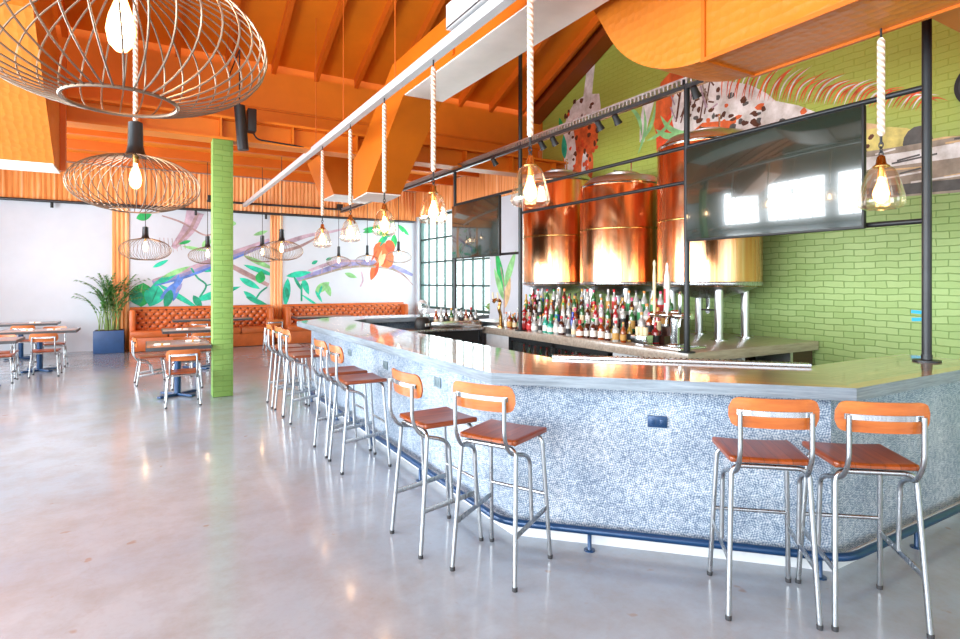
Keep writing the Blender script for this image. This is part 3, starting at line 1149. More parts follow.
def build_taps():
    # main tap tower near the right end of the back bar
    t = thing('tap_tower', 'tall steel beer tap tower with red and white handle by the middle post', 'beer tap', (5.06, 4.36, .91))
    MB().box((0, 0, .012), (.42, .5, .024), .006).build('drip_tray', 'bright_steel', t)
    MB().lathe([(.1, .02), (.1, .035), (.05, .05), (.05, .36), (.06, .37), (.06, .4), (.03, .42)], 20).build('column', 'bright_steel', t)
    MB().tube([(-.06, -.28, .36), (-.06, .28, .36)], .035, 14).build('crossbar', 'bright_steel', t)
    for k, y in enumerate((-.2, -.02, .16)):
        f = MB().tube(rounded([(-.06, y, .36), (-.15, y, .36), (-.17, y, .25)], .04), .013, 8).build('faucet', 'bright_steel', t)
        if k == 1:
            h = MB().lathe([(.012, 0), (.018, .03), (.03, .08), (.034, .3), (.028, .42), (.012, .48), (.016, .52), (.006, .56)], 12, (-.15, y, .38)).build('handle', 'white_paint', f)
            MB().box((-.185, y, .58), (.008, .022, .16), .003).build('handle_badge', 'cap_red', f)
        elif k == 0:
            MB().lathe([(.01, 0), (.02, .04), (.024, .2), (.01, .25)], 12, (-.15, y, .38)).build('handle', 'bright_steel', f)
        else:
            MB().lathe([(.01, 0), (.016, .04), (.02, .42), (.012, .52), (.02, .56), (.004, .6)], 12, (-.15, y, .38)).build('handle', 'lab_cream', f)
    # small tap by the post at the left end
    t = thing('tap_tower', 'slim bronze swan neck tap at the left end of the back bar', 'beer tap', (4.98, 7.85, .91))
    MB().lathe([(.06, 0), (.06, .02), (.03, .03)], 16).build('base', 'brass', t)
    MB().tube(rounded([(0, 0, .02), (.0, 0, .2), (-.04, 0, .3), (0, 0, .42), (-.1, 0, .45), (-.14, .0, .4)], .06), .028, 10).build('neck', 'brass', t)
    f = MB().tube([(-.1, -.08, .44), (-.1, .08, .44)], .016, 8).build('faucet', 'bright_steel', t)
    for y in (-.07, .07):
        MB().tube([(-.1, y, .44), (-.11, y, .56)], .012, 8).build('handle', 'lab_cream', f)
    # bottles and caddy at the tap tower's foot
    t = thing('glass_caddy', 'steel caddy with small jars between the bottles and the tap tower', 'caddy', (4.92, 4.72, .91))
    MB().box((0, 0, .06), (.16, .2, .12), .01).build('tray', 'bright_steel', t)
    for y in (-.06, .0, .06):
        MB().lathe([(.026, 0), (.03, .07), (.028, .09)], 12, (0, y, .12)).build('jar', 'lab_cream', t)
    tag(make_bottle(2, 'b_red', 'cap_red', 'lab_black', 'x', 'liquor bottles on the back bar'), 'red bottle with black label standing between caddy and tap tower', 'bottle').location = (5.1, 4.68, .91)


build_taps()


def build_underbar():
    # steel work counters inside the bar
    t = thing('underbar_station', 'steel work station inside the bar below the far counter', 'work counter', (0, 0, 0))
    MB().box((3.84, 8.24, .88), (1.8, .5, .04), .006).build('worktop', 'steel', t)
    MB().box((3.84, 8.3, .43), (1.76, .36, .86)).build('body', 'black', t)
    MB().box((4.26, 8.02, .96), (.9, .02, .12), .004).build('speed_rail', 'bright_steel', t)
    t = thing('steel_cooler', 'grey steel cooler standing at the end of the far counter', 'cooler', (5.5, 8.72, 0))
    MB().box((0, 0, .47), (.66, .9, .94), .01).build('body', 'galv', t)
    MB().box((-.34, -.1, .5), (.02, .6, .8), .004).build('door', 'steel', t)
    t = thing('steel_sink', 'long steel sink unit inside the left leg of the bar', 'sink', (0, 0, 0))
    MB().box((2.5, 5.9, .82), (.5, 4.2, .03), .006).build('worktop', 'steel', t)
    MB().box((2.5, 5.9, .45), (.46, 4.1, .7)).build('body', 'galv', t)
    for i in range(9):
        c = ['white', 'silver', 'black', 'gold', 'white', 'black', 'silver', 'red', 'white'][i]
        g = ['amber', 'clear', 'brown', 'green', 'clear', 'clear', 'amber', 'brown', 'clear'][i]
        b = make_bottle([0, 3][i % 2], 'b_' + g, 'cap_' + c, 'lab_' + ['cream', 'white', 'black'][i % 3],
                        '%s bottle with %s cap in the speed rail, %s beside the blender' % (g, c, NTH[i]), 'bottles in the speed rail')
        b.location = (3.93 + .09 * i, 8.1, .90)
    t = thing('blender', 'black countertop blender with clear jug inside the bar', 'blender', (3.72, 8.16, .90), 0.3)
    MB().lathe([(.12, 0), (.128, .02), (.12, .13), (.09, .18), (.06, .19)], 20).build('base', 'black', t)
    MB().box((0, -.122, .07), (.1, .012, .05), .004).build('control_panel', 'galv', t)
    MB().lathe([(.052, .18), (.06, .22), (.085, .4), (.08, .41)], 20, cap0=False, cap1=False).build('jug', 'clear_glass', t)
    MB().lathe([(.084, .405), (.086, .42), (.05, .44), (.03, .46)], 20).build('lid', 'cabinet_white', t)
    MB().tube(rounded([(.08, 0, .38), (.14, 0, .37), (.13, 0, .25), (.068, 0, .24)], .03), .01, 8).build('handle', 'cabinet_white', t)


build_underbar()


# ================================================================== TANKS
def build_tank(x, y, ztop, label, rz):
    r, z0 = 0.655, 1.58
    t = thing('brewing_tank', label, 'brewing tank', (x, y, 0.91), rz, 'copper brewing tanks')
    b = z0 - .91
    h = ztop - .91
    MB().lathe([(r * .93, b), (r, b + .02), (r, h - .05), (r - .02, h - .01), (r - .05, h)], 64, cap0=True, cap1=True).build('shell', 'copper', t)
    MB().lathe([(.001, b - .16), (.2, b - .15), (r * .7, b - .07), (r * .93, b + .005), (r * .93, b + .012)], 48).build('cone_bottom', 'steel', t)
    MB().lathe([(r - .05, h - .005), (r - .06, h + .05), (r - .14, h + .13), (.26, h + .17), (.26, h + .21), (.22, h + .225), (.001, h + .225)], 48, cap0=False).build('dome', 'galv', t)
    MB().tube([(cos(a) * (r - .03), sin(a) * (r - .03), h) for a in [2 * pi * i / 48 for i in range(48)]], .028, 8, closed=True).build('rim', 'bright_steel', t)
    for zz in (b + .85, ):
        MB().lathe([(r + .001, zz), (r + .004, zz + .004), (r + .004, zz + .026), (r + .001, zz + .03)], 64, cap0=False, cap1=False).build('weld_band', 'brass', t)
    MB().lathe([(r + .001, b + .015), (r + .005, b + .02), (r + .005, b + .06), (r + .001, b + .065)], 64, cap0=False, cap1=False).build('base_band', 'steel', t)
    for k in range(4):
        a = pi / 4 + k * pi / 2
        lx, ly = .47 * cos(a), .47 * sin(a)
        lg = MB().lathe([(.052, .012), (.052, b + .0)], 20, (lx, ly, 0)).build('leg', 'galv', t)
        MB().lathe([(.11, 0), (.11, .012), (.05, .014)], 24, (lx, ly, 0)).build('foot_plate', 'bright_steel', lg)
    # outlet valve below, vent on top
    v = MB().tube([(0, 0, b - .15), (0, 0, b - .3), (-.22, -.12, b - .32)], .03, 10).build('outlet_valve', 'bright_steel', t)
    MB().box((-.22, -.12, b - .3), (.05, .16, .02), .006).build('valve_handle', 'black', v)
    MB().lathe([(.012, 0), (.012, .22), (.02, .22), (.02, .25)], 10, (.1, -.1, h + .2)).build('vent_pipe', 'bright_steel', t)
    mw = MB().lathe([(.2, h + .19), (.2, h + .225), (.14, h + .25), (.001, h + .26)], 32).build('hatch', 'steel', t)
    MB().tube([(-.2, 0, h + .25), (.2, 0, h + .25)], .012, 8).build('hatch_clamp', 'bright_steel', mw)
    return t


build_tank(6.47, 5.02, 3.43, 'copper brewing tank behind the big television, nearest the green brick', radians(8))
build_tank(6.47, 6.62, 3.13, 'shorter copper brewing tank standing between the other two', radians(8))
build_tank(6.47, 8.22, 3.43, 'copper brewing tank furthest from the big television, by white wall', radians(8))


# ================================================================== PIPE FRAME, TVS, TRACKS
FX = 4.82


def build_frame():
    t = thing('pipe_frame', 'black pipe frame over the back bar carrying the televisions', 'pipe frame')
    def post(x, y, z0, z1, r):
        p = MB().tube([(x, y, z0 + .01), (x, y, z1)], r, 14).build('post', 'black_metal', t)
        MB().lathe([(.085, 0), (.085, .012), (r + .004, .016), (r + .004, .05)], 24, (x, y, z0)).build('flange', 'black_metal', p)
    post(FX, 1.9, 1.07, 4.3, .03)
    post(FX, 4.0, .91, 3.9, .03)
    post(FX, 7.05, .91, 5.6, .03)
    post(FX, 9.15, 1.02, 3.7, .03)
    for (ya, yb, z, r) in ((1.9, 9.15, 3.04, .022), (4.0, 7.05, 2.675, .02), (1.9, 2.4, 2.08, .02), (7.05, 7.6, 2.08, .02)):
        MB().tube([(FX, ya, z), (FX, yb, z)], r, 12).build('rail', 'black_metal', t)
    def tv(y0, y1, label):
        w = y1 - y0
        s = thing('television', label, 'television', (FX - .07, (y0 + y1) / 2, 2.525))
        MB().box((0, 0, 0), (.045, w, .95), .008).build('casing', 'black', s)
        MB().box((-.0225, 0, .006), (.004, w - .03, .92), .001).build('screen', 'screen', s)
        for dy in (-.35, .35):
            MB().box((.03, dy, .1), (.03, .06, .76), .004).build('mount_bracket', 'black_metal', s)
            MB().tube([(.07, dy, .46), (.07, dy, .535)], .018, 8).build('mount_clamp', 'black_metal', s)
    tv(2.27, 3.94, 'large wall television hung on the pipe frame before the green brick')
    tv(7.5, 9.1, 'smaller looking television hung on the pipe frame before the gridded window')
    # track over the frame
    t = thing('track_rail', 'long slotted steel track with black spotlights above the back bar', 'track rail')
    MB().box((FX, 9.6, 3.66), (.05, 13.2, .045)).build('channel', 'rail_metal', t, smooth=False)
    mb = MB()
    for i in range(220):
        mb.box((FX, 3.02 + i * .06, 3.715), (.07, .022, .055))
    mb.box((FX - .03, 9.6, 3.745), (.012, 13.2, .02)).box((FX + .03, 9.6, 3.745), (.012, 13.2, .02))
    mb.build('slotted_tray', 'galv', t, smooth=False)
    labs = ['black spotlight under the track beside the middle pipe post', 'black spotlight under the track, right one of the pair above the middle tank',
            'black spotlight under the track, left one of the pair above the middle tank', 'black spotlight under the track, right one of the pair by the tall post',
            'black spotlight under the track, left one of the pair by the tall post', 'lone black spotlight under the track above the smaller television']
    for (y, lab) in zip((3.9, 5.03, 5.33, 6.24, 6.51, 7.8), labs):
        s = thing('track_spotlight', lab, 'spotlight', (FX, y, 3.6375), 0, 'black spotlights on the track')
        MB().tube([(0, 0, 0), (0, 0, -.05)], .014, 8).build('stem', 'black', s)
        a = radians(35)
        d = Vector((sin(a), 0, -cos(a)))
        c = Vector((0, 0, -.05))
        mb = MB()
        mb.tube([c - d * .06, c - d * .05, c + d * .01, c + d * .07], [.022, .036, .038, .05], 14)
        mb.build('lamp_head', 'black', s)
        MB().tube([c + d * .0705, c + d * .073], .042, 14).build('lens', 'lab_cream', s)
    # long strut channel over the left bar leg
    t = thing('light_channel', 'long pale steel channel the glass pendants hang from', 'channel')
    MB().box((2.2, 6.9, 3.665), (.085, 18.4, .085), .004).build('strut', 'channel', t, smooth=False)
    mb = MB()
    mb.box((2.14, .95, 3.83), (.02, 6.5, .2)).box((2.32, .95, 3.83), (.02, 6.5, .2)).box((2.23, .95, 3.735), (.2, 6.5, .02))
    mb.build('cable_tray', 'channel', t, smooth=False)
    for y in (4.1, 5.5, 7.3, 8.7):
        MB().tube([(2.2, y, 3.7), (2.2, y, min(roof_z(y) + .1, 6))], .006, 6).build('hanger_rod', 'orange_rafter', t)
    # pipes along the far wall under the corrugated band
    t = thing('wall_pipe', 'dark pipe along the far wall below the orange corrugated band', 'pipe')
    MB().tube([(XL + .05, 16.16, 3.49), (XR - .1, 16.16, 3.49)], .035, 10).build('run', 'rail_metal', t)
    for x in (-4.8, -1.9, 1.05, 2.75, 5.2):
        MB().tube([(x, 16.16, 3.46), (x, 16.16, 3.34)], .03, 8).build('clip', 'black', t)
    t = thing('wall_pipe', 'thinner dark pipe across the orange band, upper one at the far wall', 'pipe')
    MB().tube([(1.3, 16.1, 3.72), (4.82, 16.1, 3.72)], .03, 10).build('run', 'rail_metal', t)
    for x in (1.4, 4.75):
        MB().box((x, 16.1, 3.8), (.16, .1, .14), .01).build('junction_box', 'black', t)


build_frame()


# ================================================================== DUCTS
def build_ducts():
    # duct A: long straight duct above the bar, dropping to a boot over the far counter
    t = thing('air_duct', 'long orange duct above the bar with underside coloured pale as window glare', 'air duct')
    x0, x1 = 2.78, 3.32
    prof = [(2.0, 4.0), (6.67, 4.0), (8.07, 2.97), (8.7, 2.94), (8.7, 3.55), (8.3, 3.7), (7.05, 4.5), (2.0, 4.5)]
    MB().extrude([(x0, y, z) for y, z in prof], (x1 - x0, 0, 0)).build('shell', 'duct_plain', t, smooth=False)
    # pale panel: window glare on the orange underside, put into the colour
    MB().box(((x0 + x1) / 2, 4.33, 3.993), (x1 - x0 - .01, 4.62, .012)).build('underside_glare', 'duct_glare', t)
    mb = MB()
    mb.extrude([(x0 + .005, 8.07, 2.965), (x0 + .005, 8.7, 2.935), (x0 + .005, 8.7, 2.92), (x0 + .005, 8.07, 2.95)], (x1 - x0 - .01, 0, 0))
    mb.build('glare_panel', 'duct_glare', t, smooth=False)  # pale sheet painting the window glare under the duct mouth
    for y in (3.6, 5.3):
        MB().box(((x0 + x1) / 2, y, 4.28), (x1 - x0 + .05, .04, .5)).build('flange', 'duct_plain', t, smooth=False)
        for x in (x0, x1):
            MB().tube([(x, y, 4.45), (x, y, roof_z(y) + .1)], .006, 6).build('hanger_rod', 'orange_rafter', t)
    # duct B: big near duct, top right, with elbow rising to the roof
    t = thing('air_duct', 'big dimpled orange duct with curved elbow above the television', 'air duct')
    x0, x1, zb, zt = 3.48, 4.06, 3.25, 4.05
    R = 1.15
    ye = 2.75
    def arcpts(r, a1=radians(58), n=14):
        return [(ye + r * sin(a1 * i / n), zb + R - r * cos(a1 * i / n)) for i in range(n + 1)]
    lowp = [(-3.5, zb)] + arcpts(R)
    d = Vector((cos(radians(58)), sin(radians(58))))
    e = Vector(lowp[-1]) + d * 1.4
    lowp.append((e.x, e.y))
    upp = [(-3.5, zt)] + arcpts(R - (zt - zb))
    e2 = Vector(upp[-1]) + d * 1.4
    upp.append((e2.x, e2.y))
    n = len(lowp)
    vs = [(x0, y, z) for y, z in lowp] + [(x0, y, z) for y, z in upp] + [(x1, y, z) for y, z in lowp] + [(x1, y, z) for y, z in upp]
    fs = []
    for i in range(n - 1):
        fs.append((i, i + 1, n + i + 1, n + i))
        fs.append((2 * n + i, 3 * n + i, 3 * n + i + 1, 2 * n + i + 1))
        fs.append((i, 2 * n + i, 2 * n + i + 1, i + 1))
        fs.append((n + i, n + i + 1, 3 * n + i + 1, 3 * n + i))
    fs += [(0, n, 3 * n, 2 * n), (n - 1, 3 * n - 1, 4 * n - 1, 2 * n - 1)]
    MB().add(vs, fs).build('shell', 'duct', t, angle=35)
    for y in (2.72, 1.0, -.8):
        MB().extrude([(x0 - .016, y, zt + .02), (x0 - .016, y, zb - .016), (x1 + .016, y, zb - .016), (x1 + .016, y, zb), (x0, y, zb), (x0, y, zt + .02)], (0, .03, 0)).build('seam_flange', 'duct_plain', t, smooth=False)
    MB().box((x0 - .004, .4, zb - .004), (.03, 4.7, .03)).build('edge_lip', 'duct_plain', t, smooth=False)
    MB().box((x1 + .004, .4, zb - .004), (.03, 4.7, .03)).build('edge_lip', 'duct_plain', t, smooth=False)
    # branch going right to the brick wall
    t = thing('air_duct', 'brown orange branch duct meeting the green brick at upper right', 'air duct')
    MB().box(((4.08 + 7.15) / 2, 1.07, 3.68), (7.15 - 4.08, 1.1, .84), .01).build('shell', 'duct_plain', t, smooth=False)
    # duct C: boot at far left
    t = thing('air_duct', 'broad orange duct boot hanging at far left with underside coloured pale as window glare', 'air duct')
    x0, x1 = -2.6, -.93
    mb = MB()
    mb.extrude([(x0, y, z) for y, z in [(6.7, 4.2), (8.1, 3.0), (8.7, 3.0), (8.7, 4.4), (6.7, 5.2)]], (x1 - x0, 0, 0))
    mb.build('shell', 'duct', t, smooth=False)
    MB().box(((x0 + x1) / 2, 8.4, 2.99), (x1 - x0 - .02, .58, .02)).build('glare_panel', 'duct_glare', t)  # added pale sheet: glare under the orange boot, put into the colour
    MB().box((x1 + .03, 8.6, 3.7), (.06, .1, 1.4)).build('corner_flange', 'orange_rafter', t, smooth=False)
    # smaller far boot behind the pendants
    t = thing('air_duct', 'small pale orange duct boot between green column and glass pendants', 'air duct')
    mb = MB()
    mb.extrude([(x, 11.6, z) for x, z in [(3.3, 3.45), (4.3, 3.45), (4.6, 4.22), (3.0, 4.22)]], (0, 1.0, 0))
    mb.build('shell', 'duct_plain', t, smooth=False)
    MB().box((3.8, 12.1, 3.44), (.98, .98, .015)).build('glare_panel', 'duct_glare', t)  # pale sheet added for the bright reflection below this boot


build_ducts()


# ================================================================== PENDANTS
def build_cage(loc, label, cord_top, s=1.0):
    t = thing('cage_pendant', label, 'pendant light', loc, random.uniform(0, 1), 'wire cage pendants')
    H = .46 * s
    prof = []
    for i in range(19):
        u = i / 18
        a = pi * (0.06 + 0.84 * u)
        r = .5 * s * sin(a) ** 0.85
        z = H * (1 - u) if False else H * (.5 + .5 * cos(pi * u)) * .55 + H * (1 - u) * .45
        prof.append((r, z))
    prof[0] = (.085 * s, H + .01)
    mb = MB()
    N = 40
    for k in range(N):
        a = 2 * pi * k / N
        # wires sweep round slightly so near and far ones cross
        pts = []
        for i, (r, z) in enumerate(prof):
            b = a + 0.12 * (i / 18 - .5)
            pts.append((r * cos(b), r * sin(b), z))
        mb.tube(pts, .0037 * s, 5)
    mb.build('wire_cage', 'cage_wire', t)
    rb, z = prof[-1]
    MB().tube([(rb * cos(2 * pi * i / 40), rb * sin(2 * pi * i / 40), z) for i in range(40)], .007 * s, 6, closed=True).build('bottom_ring', 'cage_wire', t)
    MB().lathe([(.095 * s, H - .0), (.072 * s, H + .03), (.06 * s, H + .08), (.056 * s, H + .25), (.03 * s, H + .262)], 20).build('collar', 'collar', t)
    b = MB().lathe([(.016 * s, H - .05 * s), (.018 * s, H - .08 * s), (.042 * s, H - .15 * s), (.05 * s, H - .2 * s), (.04 * s, H - .25 * s), (.018 * s, H - .275 * s), (.001, H - .28 * s)], 18).build('bulb', 'bulb', t)
    MB().lathe([(.02, H + .03), (.022, H - .06 * s)], 12).build('socket', 'brass', t)
    MB().tube([(0, 0, H + .26), (0, 0, cord_top - loc[2])], .016 if loc[1] < 9 else .007, 8).build('cord', 'rope' if loc[1] < 9 else 'black', t)
    return t


CAGES = [(-.085, 2.46, 2.30, 1.0, 'largest wire cage pendant, nearest one, cropped by the top edge'),
         (-.08, 4.91, 2.17, .86, 'medium wire cage pendant with dark collar below the largest one'),
         (-.05, 14.3, 2.12, 1.0, 'small wire cage pendant hanging above the potted palm'),
         (1.17, 14.3, 2.06, .8, 'small wire cage pendant partly behind the green column'),
         (2.35, 14.3, 2.12, .8, 'small wire cage pendant right beside the green column'),
         (2.52, 12.9, 2.12, .9, 'small wire cage pendant in front of the corrugated strip between booths'),
         (4.22, 14.4, 2.02, .6, 'pale wire cage pendant over the right booth, leftmost before the blue branch'),
         (4.98, 14.4, 2.07, .6, 'wire cage pendant over the right booth, middle one before the blue branch'),
         (5.86, 14.4, 2.16, .7, 'wire cage pendant over the right booth, before the orange bird')]
for x, y, z, sc, lab in CAGES:
    build_cage((x, y, z), lab, (roof_z(y) + .1) if y < 9 else 4.44, sc)


def build_jug(loc, label, top):
    t = thing('glass_pendant', label, 'pendant light', loc, 0, 'glass jug pendants on ropes')
    # origin at the bottom of the glass
    prof = [(.086, 0), (.11, .006), (.126, .026), (.128, .05), (.12, .095), (.103, .165), (.088, .215), (.072, .248), (.052, .264), (.036, .27)]
    n = 40
    vs, fs = [], []
    for (r, z) in prof:
        for j in range(n):
            a = 2 * pi * j / n
            k = 1 + .025 * cos(10 * a) * min(1, (1 - z / .27) * 2)
            vs.append((r * k * cos(a), r * k * sin(a), z))
    for i in range(len(prof) - 1):
        for j in range(n):
            fs.append((i * n + j, i * n + (j + 1) % n, (i + 1) * n + (j + 1) % n, (i + 1) * n + j))
    MB().add(vs, fs).build('glass_shade', 'pend_glass', t, angle=80)
    rr = prof[0][0]
    MB().tube([(rr * cos(2 * pi * i / 32), rr * sin(2 * pi * i / 32), 0) for i in range(32)], .004, 6, closed=True).build('glass_lip', 'clear_glass', t)
    MB().lathe([(.046, .262), (.048, .27), (.03, .285), (.022, .33), (.012, .34)], 16).build('cap', 'brass', t)
    MB().lathe([(.018, .27), (.018, .2)], 10).build('socket', 'brass', t)
    b = MB().lathe([(.014, .2), (.022, .17), (.042, .12), (.048, .092), (.038, .055), (.017, .035), (.001, .032)], 16).build('bulb', 'bulb', t)
    mb = MB()
    for k in range(3):
        c = (0, 0, .345 + .03 * k)
        mb.tube([(.012 * cos(a) if k % 2 else 0, 0 if k % 2 else .012 * cos(a), c[2] + .02 * sin(a)) for a in [2 * pi * i / 12 for i in range(12)]], .004, 6, closed=True)
    mb.tube([(0, 0, .41), (0, 0, .47)], .008, 6)
    mb.build('chain', 'black_metal', t)
    z1 = top - loc[2]
    MB().tube([(0, 0, .46), (0, 0, .48), (0, 0, z1 - .08), (0, 0, z1 - .06)], [.012, .022, .022, .012], 10).build('rope', 'rope', t)
    MB().tube([(0, 0, z1 - .06), (0, 0, z1)], .007, 6).build('hook', 'black_metal', t)


for (y, zb, lab) in ((3.1, 2.145, 'glass jug pendant nearest the bar corner, in front of the left tank'), (4.59, 2.165, 'glass jug pendant second along the bar, left of the smaller television'),
                     (5.81, 2.145, 'glass jug pendant third along the bar, under the duct mouth with painted glare'), (7.0, 2.15, 'glass jug pendant fourth along the bar'),
                     (8.33, 2.15, 'glass jug pendant at the far end of the bar, last of its row')):
    build_jug((2.2, y, zb), lab, 3.623)
build_jug((4.02, 1.83, 2.105), 'glass jug pendant beside the right edge of the big television', 3.25)


# ================================================================== STOOLS AND CHAIRS
def chair_parts(t, h, stool):
    # faces +Y, origin on the floor below the seat centre
    sw, sd = .40, .375
    mb = MB()
    def seat(u, v, top):
        x, y = (u - .5) * sw, (v - .5) * sd
        w = 1 - .06 * (1 - v)
        x *= w
        # saddle and rolled edges
        z = h - .012 * (1 - (2 * u - 1) ** 2) * .6
        e = max(abs(2 * u - 1), abs(2 * v - 1))
        k = .008 * max(0, (e - .9) / .1) ** 2
        # rounded corners in plan
        cx, cy = abs(2 * u - 1), abs(2 * v - 1)
        if cx > .86 and cy > .86:
            q = sqrt(((cx - .86) / .14) ** 2 + ((cy - .86) / .14) ** 2)
            if q > 1:
                fx = (.86 + (cx - .86) / q) / cx
                fy = (.86 + (cy - .86) / q) / cy
                x *= fx
                y *= fy
        return (x, y, z - k) if top else (x, y, h - .034 + k)
    us = [0, .025, .05, .07, .2, .35, .5, .65, .8, .93, .95, .975, 1]
    n = len(us)
    vs = [seat(u, v, True) for v in us for u in us] + [seat(u, v, False) for v in us for u in us]
    fs = []
    for j in range(n - 1):
        for i in range(n - 1):
            a = j * n + i
            fs.append((a, a + 1, a + n + 1, a + n))
            fs.append((n * n + a, n * n + a + n, n * n + a + n + 1, n * n + a + 1))
    ring = [i for i in range(n)] + [j * n + n - 1 for j in range(1, n)] + [(n - 1) * n + i for i in range(n - 2, -1, -1)] + [j * n for j in range(n - 2, 0, -1)]
    for a, b in zip(ring, ring[1:] + ring[:1]):
        fs.append((a, n * n + a, n * n + b, b))
    mb.add(vs, fs).build('seat', 'seat_wood', t, angle=50)
    # curved plywood backrest
    bw, bh, th = .405, .145, .014
    zc, yb = h + .228, -.245
    mb = MB()
    nu, nv = 28, 6
    R = .55
    rc = .05
    lay = []
    for side in (0, 1):
        for i in range(nu + 1):
            u = -1 + 2 * i / nu
            x = bw / 2 * u
            dx = abs(x) - (bw / 2 - rc)
            hv = bh / 2 if dx <= 0 else bh / 2 - rc + sqrt(max(0, rc * rc - dx * dx))
            for j in range(nv + 1):
                v = -1 + 2 * j / nv
                a = x / R
                rr = R + (0 if side == 0 else th)
                z = zc + hv * v
                lay.append((rr * sin(a), yb + R * 1.0 - rr * cos(a) + .012 * 0 - (z - zc) * .12, z))
    m = (nu + 1) * (nv + 1)
    fs = []
    for i in range(nu):
        for j in range(nv):
            a = i * (nv + 1) + j
            fs.append((a, a + nv + 1, a + nv + 2, a + 1))
            fs.append((m + a, m + a + 1, m + a + nv + 2, m + a + nv + 1))
    for i in range(nu):
        for j in (0, nv):
            a = i * (nv + 1) + j
            b = a + nv + 1
            fs.append((a, b, m + b, m + a))
    for i in (0, nu):
        for j in range(nv):
            a = i * (nv + 1) + j
            fs.append((a, a + 1, m + a + 1, m + a))
    mb.add(lay, fs).build('backrest', 'back_wood', t, angle=50)
    # legs: two hoops, each leg its own mesh with half of the hoop's top bar
    r = .0125
    zt = h - .05
    for sx in (-1, 1):
        for (yt, yf) in ((-.165, -.225), (.15, .205)):
            xt, xf = sx * .176, sx * .203
            pts = rounded([(xf, yf, .008), (xt, yt, zt), (0, yt, zt)], .055, 6)
            lg = MB().tube(pts, r, 10).build('leg', 'chair_steel', t)
            MB().lathe([(.0145, 0), (.0155, .018), (.0135, .022)], 10, (xf, yf, 0)).build('rubber_foot', 'rubber', lg)
    # back support tubes: down from the backrest, under the seat, to the side bars
    zs = .29 if stool else .17
    for sx in (-1, 1):
        x = sx * .158
        xo = sx * .186
        pts = rounded([(x, yb - .0 - .015, zc + .01), (x, yb - .015, h + .02), (x, -.2, h - .075), (xo, -.08, h - .1), (xo * .99, -.02, h - .14), (xo * 1.0, .0, zs + .01)], .05, 5)
        MB().tube(pts, .0115, 10).build('back_support', 'chair_steel', t)
        # flat side bar between rear and front leg
        k0 = zs / zt
        def leg_at(yt, yf, z):
            q = z / zt
            return Vector((sx * (.203 + (.176 - .203) * q), yf + (yt - yf) * q, z))
        a, b = leg_at(-.165, -.225, zs - .02), leg_at(.15, .205, zs + .02)
        nb = MB()
        d = (b - a)
        ang = atan2(d.z, d.y)
        nb.box((a + b) / 2, (.006, d.length - .01, .032), .001, rx=ang)
        for q in (.2, .3, .7, .8):
            p = a + d * q
            nb.tube([p + Vector((-.006, 0, 0)), p + Vector((.006, 0, 0))], .006, 8)
        nb.build('side_bar', 'chair_steel', t)
    # bracket across the back
    mb = MB()
    def br(u, v):
        x = (u - .5) * .33
        a = x / R
        return (( R + th + .002) * sin(a), yb + R - (R + th + .002) * cos(a), zc + .0 + (v - .5) * .026)
    mb.grid(br, 12, 1)
    def br2(u, v):
        p = br(u, v)
        return (p[0], p[1] - .005, p[2])
    mb.grid(br2, 12, 1)
    mb.build('back_bracket', 'bright_steel', t)
    if stool:
        z = .39
        q = z / zt
        x, y = .203 + (.176 - .203) * q, .205 + (.15 - .205) * q
        MB().tube([(-x, y, z), (x, y, z)], .0105, 10).build('footrest_bar', 'chair_steel', t)


STOOLS = [  # x, y, facing angle of +Y local (deg from +X), label
    (3.09, 1.512, 51, 'wooden seat bar stool at the right end of the bar, rightmost of all stools'),
    (2.735, 1.81, 49, 'wooden seat bar stool left neighbour of the rightmost stool at the bar corner'),
    (1.787, 2.79, 27, 'wooden seat bar stool at the left corner of the tiled front'),
    (1.61, 3.3, 3, 'wooden seat bar stool with square back beside the corner stool on the long side'),
    (1.655, 4.97, -1, 'wooden seat bar stool facing the outlet, nearer one of the middle pair'),
    (1.655, 5.5, 1, 'wooden seat bar stool, farther one of the middle pair on the long side'),
    (1.64, 6.95, 0, 'wooden seat bar stool, nearest one of the far trio along the bar'),
    (1.64, 7.42, 2, 'wooden seat bar stool, middle one of the far trio along the bar'),
    (1.62, 7.92, -2, 'wooden seat bar stool, farthest from the viewer at the bar end')]
proto = None
for x, y, a, lab in STOOLS:
    rz = radians(a - 90)
    if proto is None:
        proto = thing('bar_stool', lab, 'bar stool', (x, y, 0), rz, 'bar stools along the bar')
        chair_parts(proto, .785, True)
    else:
        dup(proto, (x, y, 0), rz, lab)

CHAIRS = [
    (.40, 8.62, 90, 'wooden dining chair in front of the table by the green column, back towards viewer'),
    (.05, 10.65, 5, 'wooden dining chair in side view behind the table by the green column, left one'),
    (.52, 9.98, -90, 'wooden dining chair tucked behind the table by the green column, facing the viewer'),
    (.85, 11.25, 90, 'wooden dining chair in front of the middle booth table'),
    (.85, 12.75, -90, 'wooden dining chair behind the middle booth table, facing the viewer'),
    (1.0, 14.45, 90, 'wooden dining chair before the table against the left booth'),
    (-1.55, 12.45, 90, 'wooden dining chair with back to viewer at the left wall table'),
    (-1.6, 13.8, -90, 'wooden dining chair facing the viewer behind the left wall table'),
    (-2.15, 12.5, 90, 'wooden dining chair left neighbour at the left wall table'),
    (-2.2, 14.9, 90, 'wooden dining chair at the rearmost table by the pale wall'),
    (-2.1, 11.95, -90, 'wooden dining chair behind the table cropped by the left picture edge'),
    (-2.15, 10.62, 90, 'wooden dining chair before the table cropped by the left picture edge'),
    (2.6, 14.3, 90, 'wooden dining chair before the table right of the green column'),
]
proto = None
for x, y, a, lab in CHAIRS:
    rz = radians(a - 90)
    if proto is None:
        proto = thing('dining_chair', lab, 'chair', (x, y, 0), rz, 'wooden dining chairs')
        chair_parts(proto, .455, False)
    else:
        dup(proto, (x, y, 0), rz, lab)


